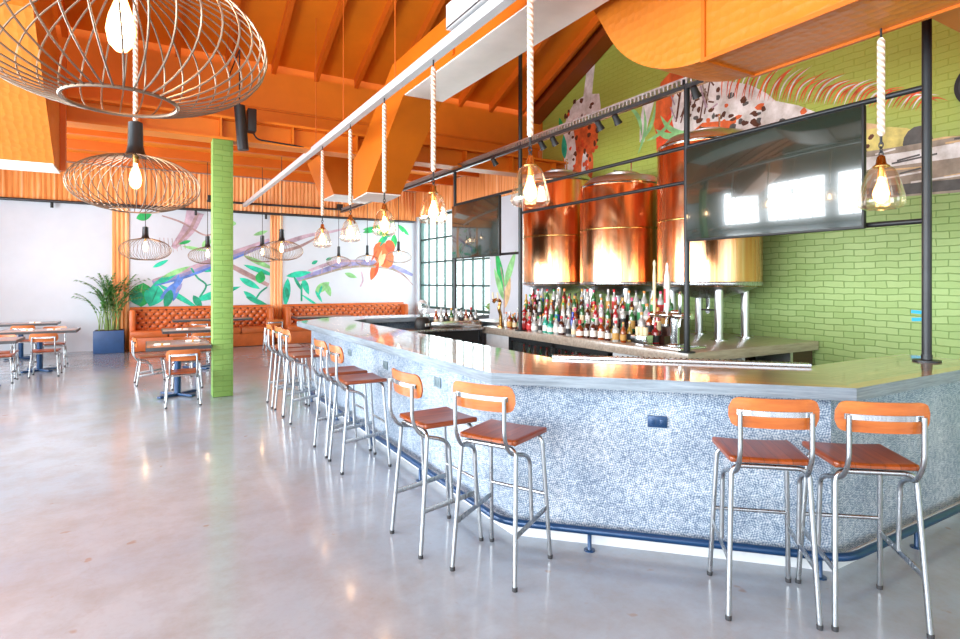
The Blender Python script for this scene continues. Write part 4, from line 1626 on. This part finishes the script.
# ================================================================== DINING TABLES
def build_table(x, y, w, d, label):
    t = thing('dining_table', label, 'table', (x, y, 0), 0, 'pedestal dining tables')
    tp = MB().box((0, 0, .742), (w, d, .03), .004).build('table_top', 'table_wood', t)
    mb = MB()
    for (c, s) in (((0, -d / 2 - .004, .735), (w + .016, .012, .045)), ((0, d / 2 + .004, .735), (w + .016, .012, .045)), ((-w / 2 - .004, 0, .735), (.012, d, .045)), ((w / 2 + .004, 0, .735), (.012, d, .045))):
        mb.box(c, s)
    mb.build('edge_band', 'table_edge', tp, smooth=False)
    MB().lathe([(.045, .03), (.045, .7)], 16).box((0, 0, .715), (.4, .4, .02)).build('pedestal', 'navy_metal', t)
    mb = MB()
    mb.box((0, 0, .025), (.62, .075, .035), .008, rz=radians(38)).box((0, 0, .025), (.62, .075, .035), .008, rz=radians(-52))
    mb.build('cross_base', 'navy_metal', t)
    return t


TABLES = [(.37, 9.28, .78, 1.0, 'wooden dining table standing by the green column'),
          (.78, 11.98, 1.1, .8, 'wooden dining table between the column table and the left booth'),
          (1.35, 15.1, 1.7, .7, 'wooden dining table set against the left booth seat'),
          (-1.72, 13.1, 1.15, .75, 'wooden dining table before the pale wall with navy pedestal in view'),
          (-2.35, 15.45, 1.3, .7, 'rearmost wooden dining table by the pale wall'),
          (-2.25, 11.28, 1.05, .75, 'wooden dining table cropped by the left edge, lowest of the left group'),
          (3.9, 14.75, 1.4, .7, 'wooden dining table before the right booth behind the bar end')]
for a in TABLES:
    build_table(*a)


def build_table_items():
    def setting(x, y, lab):
        t = thing('napkin_roll', lab, 'napkin', (x, y, .757), random.uniform(-.3, .3))
        MB().box((0, 0, .012), (.2, .075, .024), .01).build('cloth', 'white_paint', t)
        MB().box((0, 0, .012), (.03, .08, .028), .006).build('paper_band', 'lab_gold', t)
    setting(.17, 9.1, 'white napkin roll on the column table, left one')
    setting(.58, 9.45, 'white napkin roll on the column table, right one')
    setting(.55, 11.85, 'white napkin roll on the middle booth table, left one')
    setting(1.05, 12.05, 'white napkin roll on the middle booth table, right one')
    setting(-1.5, 13.0, 'white napkin roll on the table before the pale wall, right one')
    setting(-1.9, 13.15, 'white napkin roll on the table before the pale wall, left one')
    setting(-2.1, 15.4, 'white napkin roll on the rearmost table')


build_table_items()


# ================================================================== BOOTHS
def build_booth(x0, x1, label):
    t = thing('booth_bench', label, 'booth seat', (0, 0, 0), 0, 'tufted tan booths')
    W = x1 - x0
    yb = 16.05
    z0, z1 = .46, .985
    nx, nz = 200, 40
    px, pz = .17, .2
    vs = []
    spots = []
    def hgt(x, z):
        a = (x / px + z / pz)
        b = (x / px - z / pz)
        return abs(sin(pi * a / 1.0) * sin(pi * b / 1.0)) ** .45
    mb = MB()
    for j in range(nz + 1):
        for i in range(nx + 1):
            x, z = W * i / nx, (z1 - z0) * j / nz
            hh = hgt(x, z)
            top = min(1, (nz - j) / 4)
            vs.append((x0 + x, yb - .16 - .055 * hh * min(1, top + .2) + .1 * (1 - min(1, top)) ** 2, z0 + z))
    fs = []
    for j in range(nz):
        for i in range(nx):
            a = j * (nx + 1) + i
            fs.append((a, a + 1, a + nx + 2, a + nx + 1))
    mb.add(vs, fs)
    # dark creases at tuft points
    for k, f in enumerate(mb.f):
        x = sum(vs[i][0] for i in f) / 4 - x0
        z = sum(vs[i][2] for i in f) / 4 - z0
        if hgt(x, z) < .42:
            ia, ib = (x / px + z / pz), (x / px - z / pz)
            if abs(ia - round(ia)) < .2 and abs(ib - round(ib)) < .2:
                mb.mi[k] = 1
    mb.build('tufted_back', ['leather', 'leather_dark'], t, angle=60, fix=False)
    MB().box(((x0 + x1) / 2, yb + .02, .5), (W, .24, .96), .03).build('back_frame', 'leather', t)
    MB().tube([(x0, yb - .04, z1), (x1, yb - .04, z1)], .05, 12).build('top_roll', 'leather', t)
    n = max(2, round(W / .75))
    for k in range(n):
        cx = x0 + W * (k + .5) / n
        MB().box((cx, 15.69, .41), (W / n - .012, .5, .17), .04).build('seat_cushion', 'leather', t)
    MB().box(((x0 + x1) / 2, 15.74, .17), (W - .02, .54, .32), .01).build('seat_base', 'leather', t)
    for x in (x0 + .06, x1 - .06):
        MB().box((x, 15.85, .5), (.13, .56, .99), .05).build('end_arm', 'leather', t)


build_booth(-.38, 2.84, 'tan leather booth with tufted back, left of the corrugated strip')
build_booth(3.16, 6.66, 'long tan leather booth with tufted back, running behind the bar end')


# ================================================================== PLANT
def build_palm():
    t = thing('potted_palm', 'leafy green palm in a square navy planter against the far wall', 'potted plant', (-.78, 15.78, 0))
    MB().box((0, 0, .26), (.6, .5, .52), .012).build('planter', 'planter', t)
    MB().box((0, 0, .515), (.54, .44, .02)).build('soil', 'soil', t)
    rnd = random.Random(5)
    st = MB()
    lf = MB()
    for k in range(36):
        a = 2 * pi * k * 0.382 + rnd.uniform(-.3, .3)
        bx, by = rnd.uniform(-.2, .2), rnd.uniform(-.14, .14)
        H = rnd.uniform(.4, 1.0)
        reach = rnd.uniform(.2, .78)
        sy = .28
        pts = []
        for i in range(13):
            u = i / 12
            pts.append(Vector((bx + cos(a) * reach * u ** 1.7, by + sin(a) * sy * reach * u ** 1.7, .52 + (H + .55) * (u * 1.3 - .36 * u * u * (1 + reach * .7)))))
        st.tube(pts, [.009 - .006 * i / 12 for i in range(13)], 5)
        for i in range(4, 13):
            d = (pts[min(i + 1, 12)] - pts[i - 1]).normalized()
            side = d.cross(Vector((0, 0, 1)))
            side = side.normalized() if side.length > .05 else Vector((1, 0, 0))
            for sg in (-1, 1):
                for o in (0, .5):
                    p = pts[i] + d * .04 * o
                    L = .24 * (1 - abs(i - 8) / 11) * rnd.uniform(.8, 1.1)
                    q = (side * sg * .8 + d * .75 + Vector((0, 0, -.12))).normalized()
                    w = q.cross(Vector((0, 0, 1))).normalized() * .016
                    lf.add([p, p + q * L * .4 + w, p + q * L + Vector((0, 0, -.05)), p + q * L * .4 - w], [(0, 1, 2, 3)])
    # keep clear of the wall
    for m in (st, lf):
        m.v = [(x, min(y, .4), z) for x, y, z in m.v]
    st.build('stems', 'cane', t)
    lf.build('fronds', 'leaf', t, fix=False)


build_palm()


# ================================================================== MURALS (paint on the walls)
def leaf2(cx, cy, L, W, ang, n=9, bend=0.0):
    up, lo = [], []
    for i in range(n + 1):
        u = i / n
        w = W * sin(pi * u) ** .8 * (1 - .3 * u)
        y = bend * sin(pi * u)
        up.append((u * L, y + w))
        lo.append((u * L, y - w))
    P = up + lo[::-1][1:-1]
    ca, sa = cos(ang), sin(ang)
    return [(cx + x * ca - y * sa, cy + x * sa + y * ca) for x, y in P]


def ribbon2(pts, w):
    """tapered band along a polyline; w list or number"""
    n = len(pts)
    ws = w if isinstance(w, (list, tuple)) else [w] * n
    up, lo = [], []
    for i in range(n):
        a = Vector(pts[max(0, i - 1)])
        b = Vector(pts[min(n - 1, i + 1)])
        d = (b - a).normalized()
        nrm = Vector((-d.y, d.x))
        p = Vector(pts[i])
        up.append(tuple(p + nrm * ws[i] / 2))
        lo.append(tuple(p - nrm * ws[i] / 2))
    return up, lo


class Mural:
    def __init__(self, to3, nrm):
        self.to3, self.nrm, self.mb, self.mats, self.layer = to3, Vector(nrm), MB(), [], 0

    def slot(self, m):
        m = 'paint_' + m
        if m not in self.mats:
            self.mats.append(m)
        self.mb.k = self.mats.index(m)
        self.layer += 1
        return .003 + .00003 * self.layer

    def poly(self, P, m):
        h = self.slot(m)
        vs = [Vector(self.to3(x, y)) + self.nrm * h for x, y in P]
        c = sum(vs, Vector()) / len(vs)
        n = len(vs)
        self.mb.add(vs + [c], [(i, (i + 1) % n, n) for i in range(n)])

    def band(self, pts, w, m):
        h = self.slot(m)
        up, lo = ribbon2(smooth2(pts), interp(w, len(smooth2(pts))))
        n = len(up)
        vs = [Vector(self.to3(*p)) + self.nrm * h for p in up + lo]
        self.mb.add(vs, [(i, i + 1, n + i + 1, n + i) for i in range(n - 1)])

    def blob(self, x, y, rx, ry, m, rot=0.0, n=14, jit=0.0, rnd=random):
        P = []
        for i in range(n):
            a = 2 * pi * i / n
            k = 1 + rnd.uniform(-jit, jit)
            u, v = rx * k * cos(a), ry * k * sin(a)
            P.append((x + u * cos(rot) - v * sin(rot), y + u * sin(rot) + v * cos(rot)))
        self.poly(P, m)

    def leaf(self, x, y, L, W, deg, m, bend=0.0):
        h = self.slot(m)
        P = leaf2(x, y, L, W, radians(deg), bend=bend)
        n = len(P) // 2 + 1
        up, lo = P[:n], [P[0]] + P[n:][::-1] + [P[n - 1]]
        vs = [Vector(self.to3(*p)) + self.nrm * h for p in up + lo]
        self.mb.add(vs, [(i, i + 1, n + i + 1, n + i) for i in range(n - 1)])

    def done(self, label):
        return tag(self.mb.build('wall_mural', self.mats, smooth=False, fix=False), label, 'mural')


def smooth2(pts, n=6):
    if len(pts) < 3:
        return pts
    out = []
    P = [Vector(p) for p in pts]
    P = [P[0]] + P + [P[-1]]
    for i in range(1, len(P) - 2):
        for j in range(n):
            t = j / n
            a, b, c, d = P[i - 1], P[i], P[i + 1], P[i + 2]
            out.append(tuple(.5 * ((2 * b) + (c - a) * t + (2 * a - 5 * b + 4 * c - d) * t * t + (3 * b - a - 3 * c + d) * t ** 3)))
    out.append(tuple(P[-1]))
    return out


def interp(w, n):
    if not isinstance(w, (list, tuple)):
        return [w] * n
    out = []
    for i in range(n):
        u = i / (n - 1) * (len(w) - 1)
        k = min(int(u), len(w) - 2)
        out.append(w[k] + (w[k + 1] - w[k]) * (u - k))
    return out


def build_murals():
    far = lambda x, y: (x, YF, y)
    # left panel between the corrugated strips
    m = Mural(far, (0, -1, 0))
    m.band([(.1, 1.62), (.8, 1.85), (1.6, 2.2), (2.3, 2.5), (2.85, 2.75)], [.12, .24, .26, .2, .14], 'purple')
    m.band([(.1, 1.68), (.8, 1.93), (1.6, 2.28), (2.3, 2.56), (2.85, 2.8)], [.05, .1, .12, .1, .06], 'mauve')
    m.band([(.55, 2.5), (.9, 3.0), (1.05, 3.45)], [.12, .3, .42], 'mauve')
    m.band([(1.75, 2.15), (2.2, 1.9), (2.84, 1.55)], [.1, .14, .1], 'brown')
    m.band([(.3, 3.3), (.75, 3.15), (1.3, 2.85), (1.7, 3.1)], [.03, .05, .04, .02], 'brown')
    for (x, y, L, W, d, c) in ((-.1, 1.62, .6, .3, 265, 'green'), (.22, 1.55, .55, .26, 250, 'teal'), (.05, 1.5, .9, .09, 35, 'teal'), (.2, 1.6, 1.2, .08, 325, 'teal'),
                               (.25, 1.2, .75, .11, 45, 'blue'), (.55, 1.15, .7, .1, 80, 'blue'), (1.0, 1.15, 1.2, .12, 18, 'teal'), (.3, 1.75, .7, .07, 25, 'lime'),
                               (1.25, 1.9, .55, .07, 20, 'teal'), (2.2, 2.35, .9, .08, 335, 'lime'), (2.2, 2.1, .9, .08, 340, 'teal'), (2.1, 1.75, .6, .1, 330, 'teal'),
                               (2.2, 1.4, .6, .09, 320, 'teal'), (2.25, 1.25, .7, .08, 335, 'deep'), (2.6, 1.6, .35, .15, 80, 'green'), (.75, 2.55, .6, .05, 350, 'lime'), (1.2, 2.55, .3, .1, 40, 'lime'),
                               (-.25, 3.2, .35, .12, 20, 'green'), (1.5, 3.2, .25, .12, 60, 'lime'), (1.85, 3.1, .2, .2, 90, 'lime')):
        m.leaf(x, y, L, W, d, c)
    m.band([(.95, 2.0), (1.1, 1.75), (1.3, 1.55), (1.15, 1.25)], .045, 'deep')
    m.band([(1.3, 1.55), (1.5, 1.6)], .03, 'deep')
    m.band([(2.5, 1.15), (2.62, 1.35), (2.8, 1.5)], .045, 'deep')
    for k in range(7):
        m.band([(.25 + .09 * k, 2.75), (.28 + .09 * k, 2.3 + .03 * k)], .012, 'brown')
    for (x, y, L, W, d, c) in ((-.12, 1.6, .5, .02, 262, 'lime'), (.22, 1.52, .45, .02, 250, 'deep'), (-.3, 1.45, .4, .18, 285, 'deep'), (.5, 1.45, .5, .12, 255, 'deep'), (1.0, 1.3, .4, .1, 300, 'deep'),
                               (.6, 1.35, .3, .05, 60, 'purple'), (1.55, 1.25, .5, .09, 25, 'deep'), (1.4, 2.0, .3, .08, 40, 'lime'), (.1, 2.0, .4, .06, 30, 'teal'), (2.45, 2.9, .4, .06, 20, 'lime'), (.95, 2.7, .3, .05, 200, 'green')):
        m.leaf(x, y, L, W, d, c)
    m.band([(.15, 1.55), (.8, 1.76), (1.6, 2.1), (2.3, 2.42)], [.03, .06, .06, .03], 'blue')
    m.band([(.6, 2.55), (.93, 3.0), (1.1, 3.4)], [.03, .08, .08], 'brown')
    m.done('jungle mural of branches and teal leaves on the far wall, left panel')
    # right panel
    m = Mural(far, (0, -1, 0))
    m.band([(3.55, 1.7), (4.2, 1.9), (5.0, 2.15), (5.8, 2.18), (6.6, 2.05), (7.1, 1.85)], [.1, .16, .24, .22, .16, .08], 'purple')
    m.band([(3.9, 1.95), (4.3, 2.1), (4.8, 2.25), (5.5, 2.25)], [.06, .1, .1, .04], 'mauve')
    m.band([(6.4, 2.05), (6.8, 1.85), (7.1, 1.55)], [.08, .06, .03], 'brown')
    m.band([(3.25, 2.7), (3.9, 2.95), (4.6, 3.1), (5.3, 3.3)], [.16, .1, .07, .03], 'mauve')
    m.band([(3.25, 2.5), (3.7, 2.65), (4.3, 3.0)], [.1, .08, .04], 'brown')
    for (x, y, L, W, d, c) in ((3.35, 1.75, .8, .12, 265, 'teal'), (3.3, 1.8, .7, .1, 10, 'teal'), (3.75, 1.75, .5, .1, 290, 'teal'), (3.7, 1.3, .75, .04, 325, 'teal'), (4.1, 1.35, .5, .14, 35, 'lime'),
                               (4.4, 1.6, .4, .1, 290, 'lime'), (4.95, 1.9, .4, .08, 340, 'lime'), (5.5, 3.2, .7, .08, 5, 'green'), (5.5, 3.1, .8, .1, 20, 'green'), (6.1, 3.0, .6, .1, 255, 'green'),
                               (6.3, 3.3, .6, .1, 250, 'green'), (6.5, 3.1, .5, .12, 265, 'green'), (6.3, 3.45, .6, .1, 30, 'green'), (5.9, 3.15, .5, .08, 345, 'green'), (6.6, 3.4, .5, .08, 320, 'green'), (4.0, 2.15, .2, .06, 30, 'deep'), (4.4, 2.27, .2, .05, 20, 'deep')):
        m.leaf(x, y, L, W, d, c)
    m.band([(3.72, 1.6), (3.72, 1.1)], .05, 'deep')
    # orange bird perched on the branch
    m.blob(6.15, 2.45, .3, .42, 'coral', .5)
    m.blob(6.35, 2.72, .16, .2, 'red', .3)
    m.leaf(5.95, 2.25, .6, .14, 250, 'coral')
    m.leaf(6.2, 2.5, .5, .12, 240, 'tan')
    m.leaf(6.7, 2.6, .6, .16, 80, 'cream')
    m.band([(5.45, 1.95), (5.5, 1.7), (5.42, 1.5)], .05, 'mauve')
    m.band([(3.6, 1.65), (4.2, 1.83), (5.0, 2.06), (5.8, 2.1), (6.6, 1.99)], [.03, .05, .07, .06, .03], 'greybrown')
    for k in range(7):
        m.band([(4.0 + .28 * k, 1.84 + .045 * k), (4.03 + .28 * k, 2.02 + .04 * k)], .025, 'mauve')
    for (x, y, L, W, d, c) in ((5.95, 2.6, .4, .04, 240, 'red'), (6.1, 2.6, .45, .04, 250, 'tan'), (6.3, 2.5, .4, .04, 245, 'red'), (6.0, 2.25, .5, .05, 252, 'red'), (3.5, 1.8, .5, .05, 300, 'deep'),
                               (3.3, 1.5, .35, .06, 280, 'deep'), (4.1, 1.4, .4, .05, 300, 'teal'), (4.3, 1.55, .35, .04, 250, 'teal'), (5.7, 3.25, .5, .05, 350, 'deep'), (6.3, 3.1, .5, .05, 235, 'deep')):
        m.leaf(x, y, L, W, d, c)
    m.done('jungle mural of branch, leaves and orange bird on the far wall, right panel')
    # green gable murals; wall runs along Y with the viewer looking to +X
    side = lambda y, z: (XR, y, z)
    m = Mural(side, (-1, 0, 0))
    rnd = random.Random(3)
    # left figure: spotted animal hanging head down with a raised pale tail
    m.band([(8.3, 4.9), (8.25, 5.3), (8.1, 6.1)], [.28, .24, .2], 'cream')
    m.blob(8.45, 4.7, .62, .48, 'cream', -.7, jit=.08, rnd=rnd)
    m.blob(8.62, 4.15, .38, .55, 'coral', .1, jit=.06, rnd=rnd)
    m.blob(8.28, 4.35, .3, .34, 'coral', .2)
    m.blob(8.8, 4.2, .18, .5, 'cream', 0, jit=.1, rnd=rnd)
    m.blob(8.25, 3.85, .14, .35, 'coral')
    m.blob(8.35, 3.75, .1, .4, 'cream')
    for i in range(46):
        a, r = rnd.uniform(0, 6.28), rnd.uniform(0, 1) ** .5
        m.blob(8.5 + .5 * r * cos(a) + .2 * (rnd.random() - .5), 4.5 + .75 * r * sin(a), rnd.uniform(.03, .06), rnd.uniform(.03, .06), rnd.choice(['spot', 'spot', 'red']), n=7, jit=.3, rnd=rnd)
    m.leaf(8.95, 4.1, .5, .1, 85, 'teal')
    m.leaf(9.0, 4.6, .4, .08, 70, 'green')
    m.done('mural of a spotted animal with raised tail on the green gable, left side')
    m = Mural(side, (-1, 0, 0))
    # plant between the tanks
    m.band([(6.9, 4.0), (6.85, 4.3), (6.75, 4.65)], [.1, .18, .26], 'cream')
    for (x, y, L, W, d) in ((6.95, 4.0, .7, .09, 120), (6.9, 4.1, .7, .09, 60), (6.8, 4.0, .7, .08, 150), (6.6, 4.15, .6, .12, 195), (6.5, 4.35, .7, .1, 215), (7.0, 3.8, .8, .08, 100)):
        m.leaf(x, y, L, W * .5, d, 'lime', .1)
    m.done('painted pale plant with curling mint leaves on the green gable between tank tops')
    m = Mural(side, (-1, 0, 0))
    # right figure: pale patterned creature with feather fan lying on a log
    m.blob(6.15, 4.35, .5, .62, 'coral', 0, jit=.1, rnd=rnd)
    m.blob(6.2, 3.95, .42, .4, 'red', 0, jit=.1, rnd=rnd)
    m.blob(5.75, 4.35, .55, .5, 'cream', .3, jit=.12, rnd=rnd)
    m.blob(5.2, 4.05, .75, .42, 'cream', .35, jit=.06, rnd=rnd)
    m.blob(5.4, 3.75, .5, .26, 'coral', .2, jit=.1, rnd=rnd)
    m.blob(4.5, 3.7, .75, .3, 'cream', .42, jit=.05, rnd=rnd)
    m.blob(3.85, 3.42, .75, .22, 'tan', .3, jit=.05, rnd=rnd)
    for i in range(60):
        u = rnd.random()
        y, z = 5.9 - 2.1 * u, 4.45 - 1.0 * u
        m.blob(y + rnd.uniform(-.12, .12), z + rnd.uniform(-.3, .22), rnd.uniform(.03, .07), rnd.uniform(.025, .05), rnd.choice(['spot', 'spot', 'coral', 'slate']), n=7, jit=.3, rnd=rnd)
    for i in range(22):
        u = rnd.random()
        m.band([(6.4 - .9 * u, 4.0 + .75 * rnd.random()), (6.3 - .9 * u, 4.2 + .6 * rnd.random())], .025, rnd.choice(['spot', 'mauve', 'greybrown']))
    # feathers
    for i in range(64):
        u = i / 63
        y, z = 5.35 - 2.45 * u, 4.3 - .82 * u
        L = .62 * (1 - .62 * u) * rnd.uniform(.75, 1.1)
        m.leaf(y, z, L * 1.1, .013, 118 + 50 * u * .9 + rnd.uniform(-8, 8), ['coral', 'cream', 'red'][i % 3], -.09)
    # tail end and log
    m.blob(3.3, 3.24, .42, .16, 'paleyellow', .12)
    m.blob(2.92, 3.16, .14, .17, 'slate')
    m.leaf(2.85, 3.15, .7, .07, 193, 'tan')
    for i in range(18):
        m.blob(3.52 + rnd.uniform(-.16, .16), 3.22 + rnd.uniform(-.13, .13), .028, .026, 'spot', n=6)
    m.band([(4.9, 3.0), (4.0, 2.92), (3.0, 2.86), (1.9, 2.84)], [.5, .52, .56, .6], 'greybrown')
    m.band([(4.9, 3.12), (4.0, 3.04), (3.0, 3.0), (1.9, 3.0)], [.12, .16, .14, .18], 'cream')
    m.band([(4.9, 2.8), (4.0, 2.7), (3.0, 2.66), (1.9, 2.62)], [.1, .08, .12, .1], 'slate')
    for i in range(26):
        y, z = rnd.uniform(2.0, 4.6), rnd.uniform(2.68, 3.12)
        m.band([(y, z), (y - rnd.uniform(.2, .5), z + rnd.uniform(-.03, .03))], .02, rnd.choice(['slate', 'cream', 'tan']))
    m.done('mural of a patterned feathered animal lying on a log on the green brick')
    # plant painted on the white wall between window and tanks
    m = Mural(side, (-1, 0, 0))
    for (x, y, L, W, d, c) in ((11.2, 1.5, 1.0, .14, 120, 'lime'), (11.2, 1.4, 1.1, .16, 70, 'green'), (11.2, 1.2, .9, .12, 60, 'lime'), (11.2, 1.0, .8, .14, 110, 'tan')):
        m.leaf(x, y, L, W, d, c)
    m.band([(11.2, .9), (11.2, 1.5), (11.35, 2.0)], .05, 'brown')
    m.done('painted plant with green leaves on the white wall right of the window')


build_murals()


# ================================================================== SMALL WALL AND CEILING FITTINGS
def build_fittings():
    tag(MB().box((XR - .004, 2.93, 1.315), (.003, .1, .035), 0, rx=.06).build('tape_strip', 'tape'), 'short strip of blue tape on the green brick, upper one', 'tape')
    tag(MB().box((XR - .004, 2.92, 1.235), (.003, .11, .038), 0, rx=-.08).build('tape_strip', 'tape'), 'short strip of blue tape on the green brick, lower one', 'tape')
    t = thing('wall_clock', 'round black wall fitting on the green brick at the right edge', 'wall fitting', (XR - .03, 2.34, 3.62))
    MB().tube([(.03, 0, 0), (-.03, 0, 0)], .24, 32).build('body', 'black', t)
    MB().tube([(-.03, 0, 0), (-.036, 0, 0)], .2, 32).build('face', 'rail_metal', t)
    t = thing('ceiling_speaker', 'black tube speaker hanging beside the top of the green column', 'speaker', (1.16, 8.6, 3.5))
    MB().tube([(-.05, 0, .62), (-.01, 0, .1), (0, 0, 0)], .075, 16).build('tube', 'black_metal', t)
    MB().box((.12, .1, .45), (.12, .18, .32), .01).build('driver_box', 'black', t)
    MB().tube(rounded([(.12, .15, .4), (.2, .2, .22), (.9, .25, .2)], .08), .012, 6).build('cable', 'black', t)
    MB().tube([(-.05, 0, .6), (-.05, 0, 1.4), (-.05, 1.2, 1.42)], .01, 6).build('bracket', 'black', t)


build_fittings()
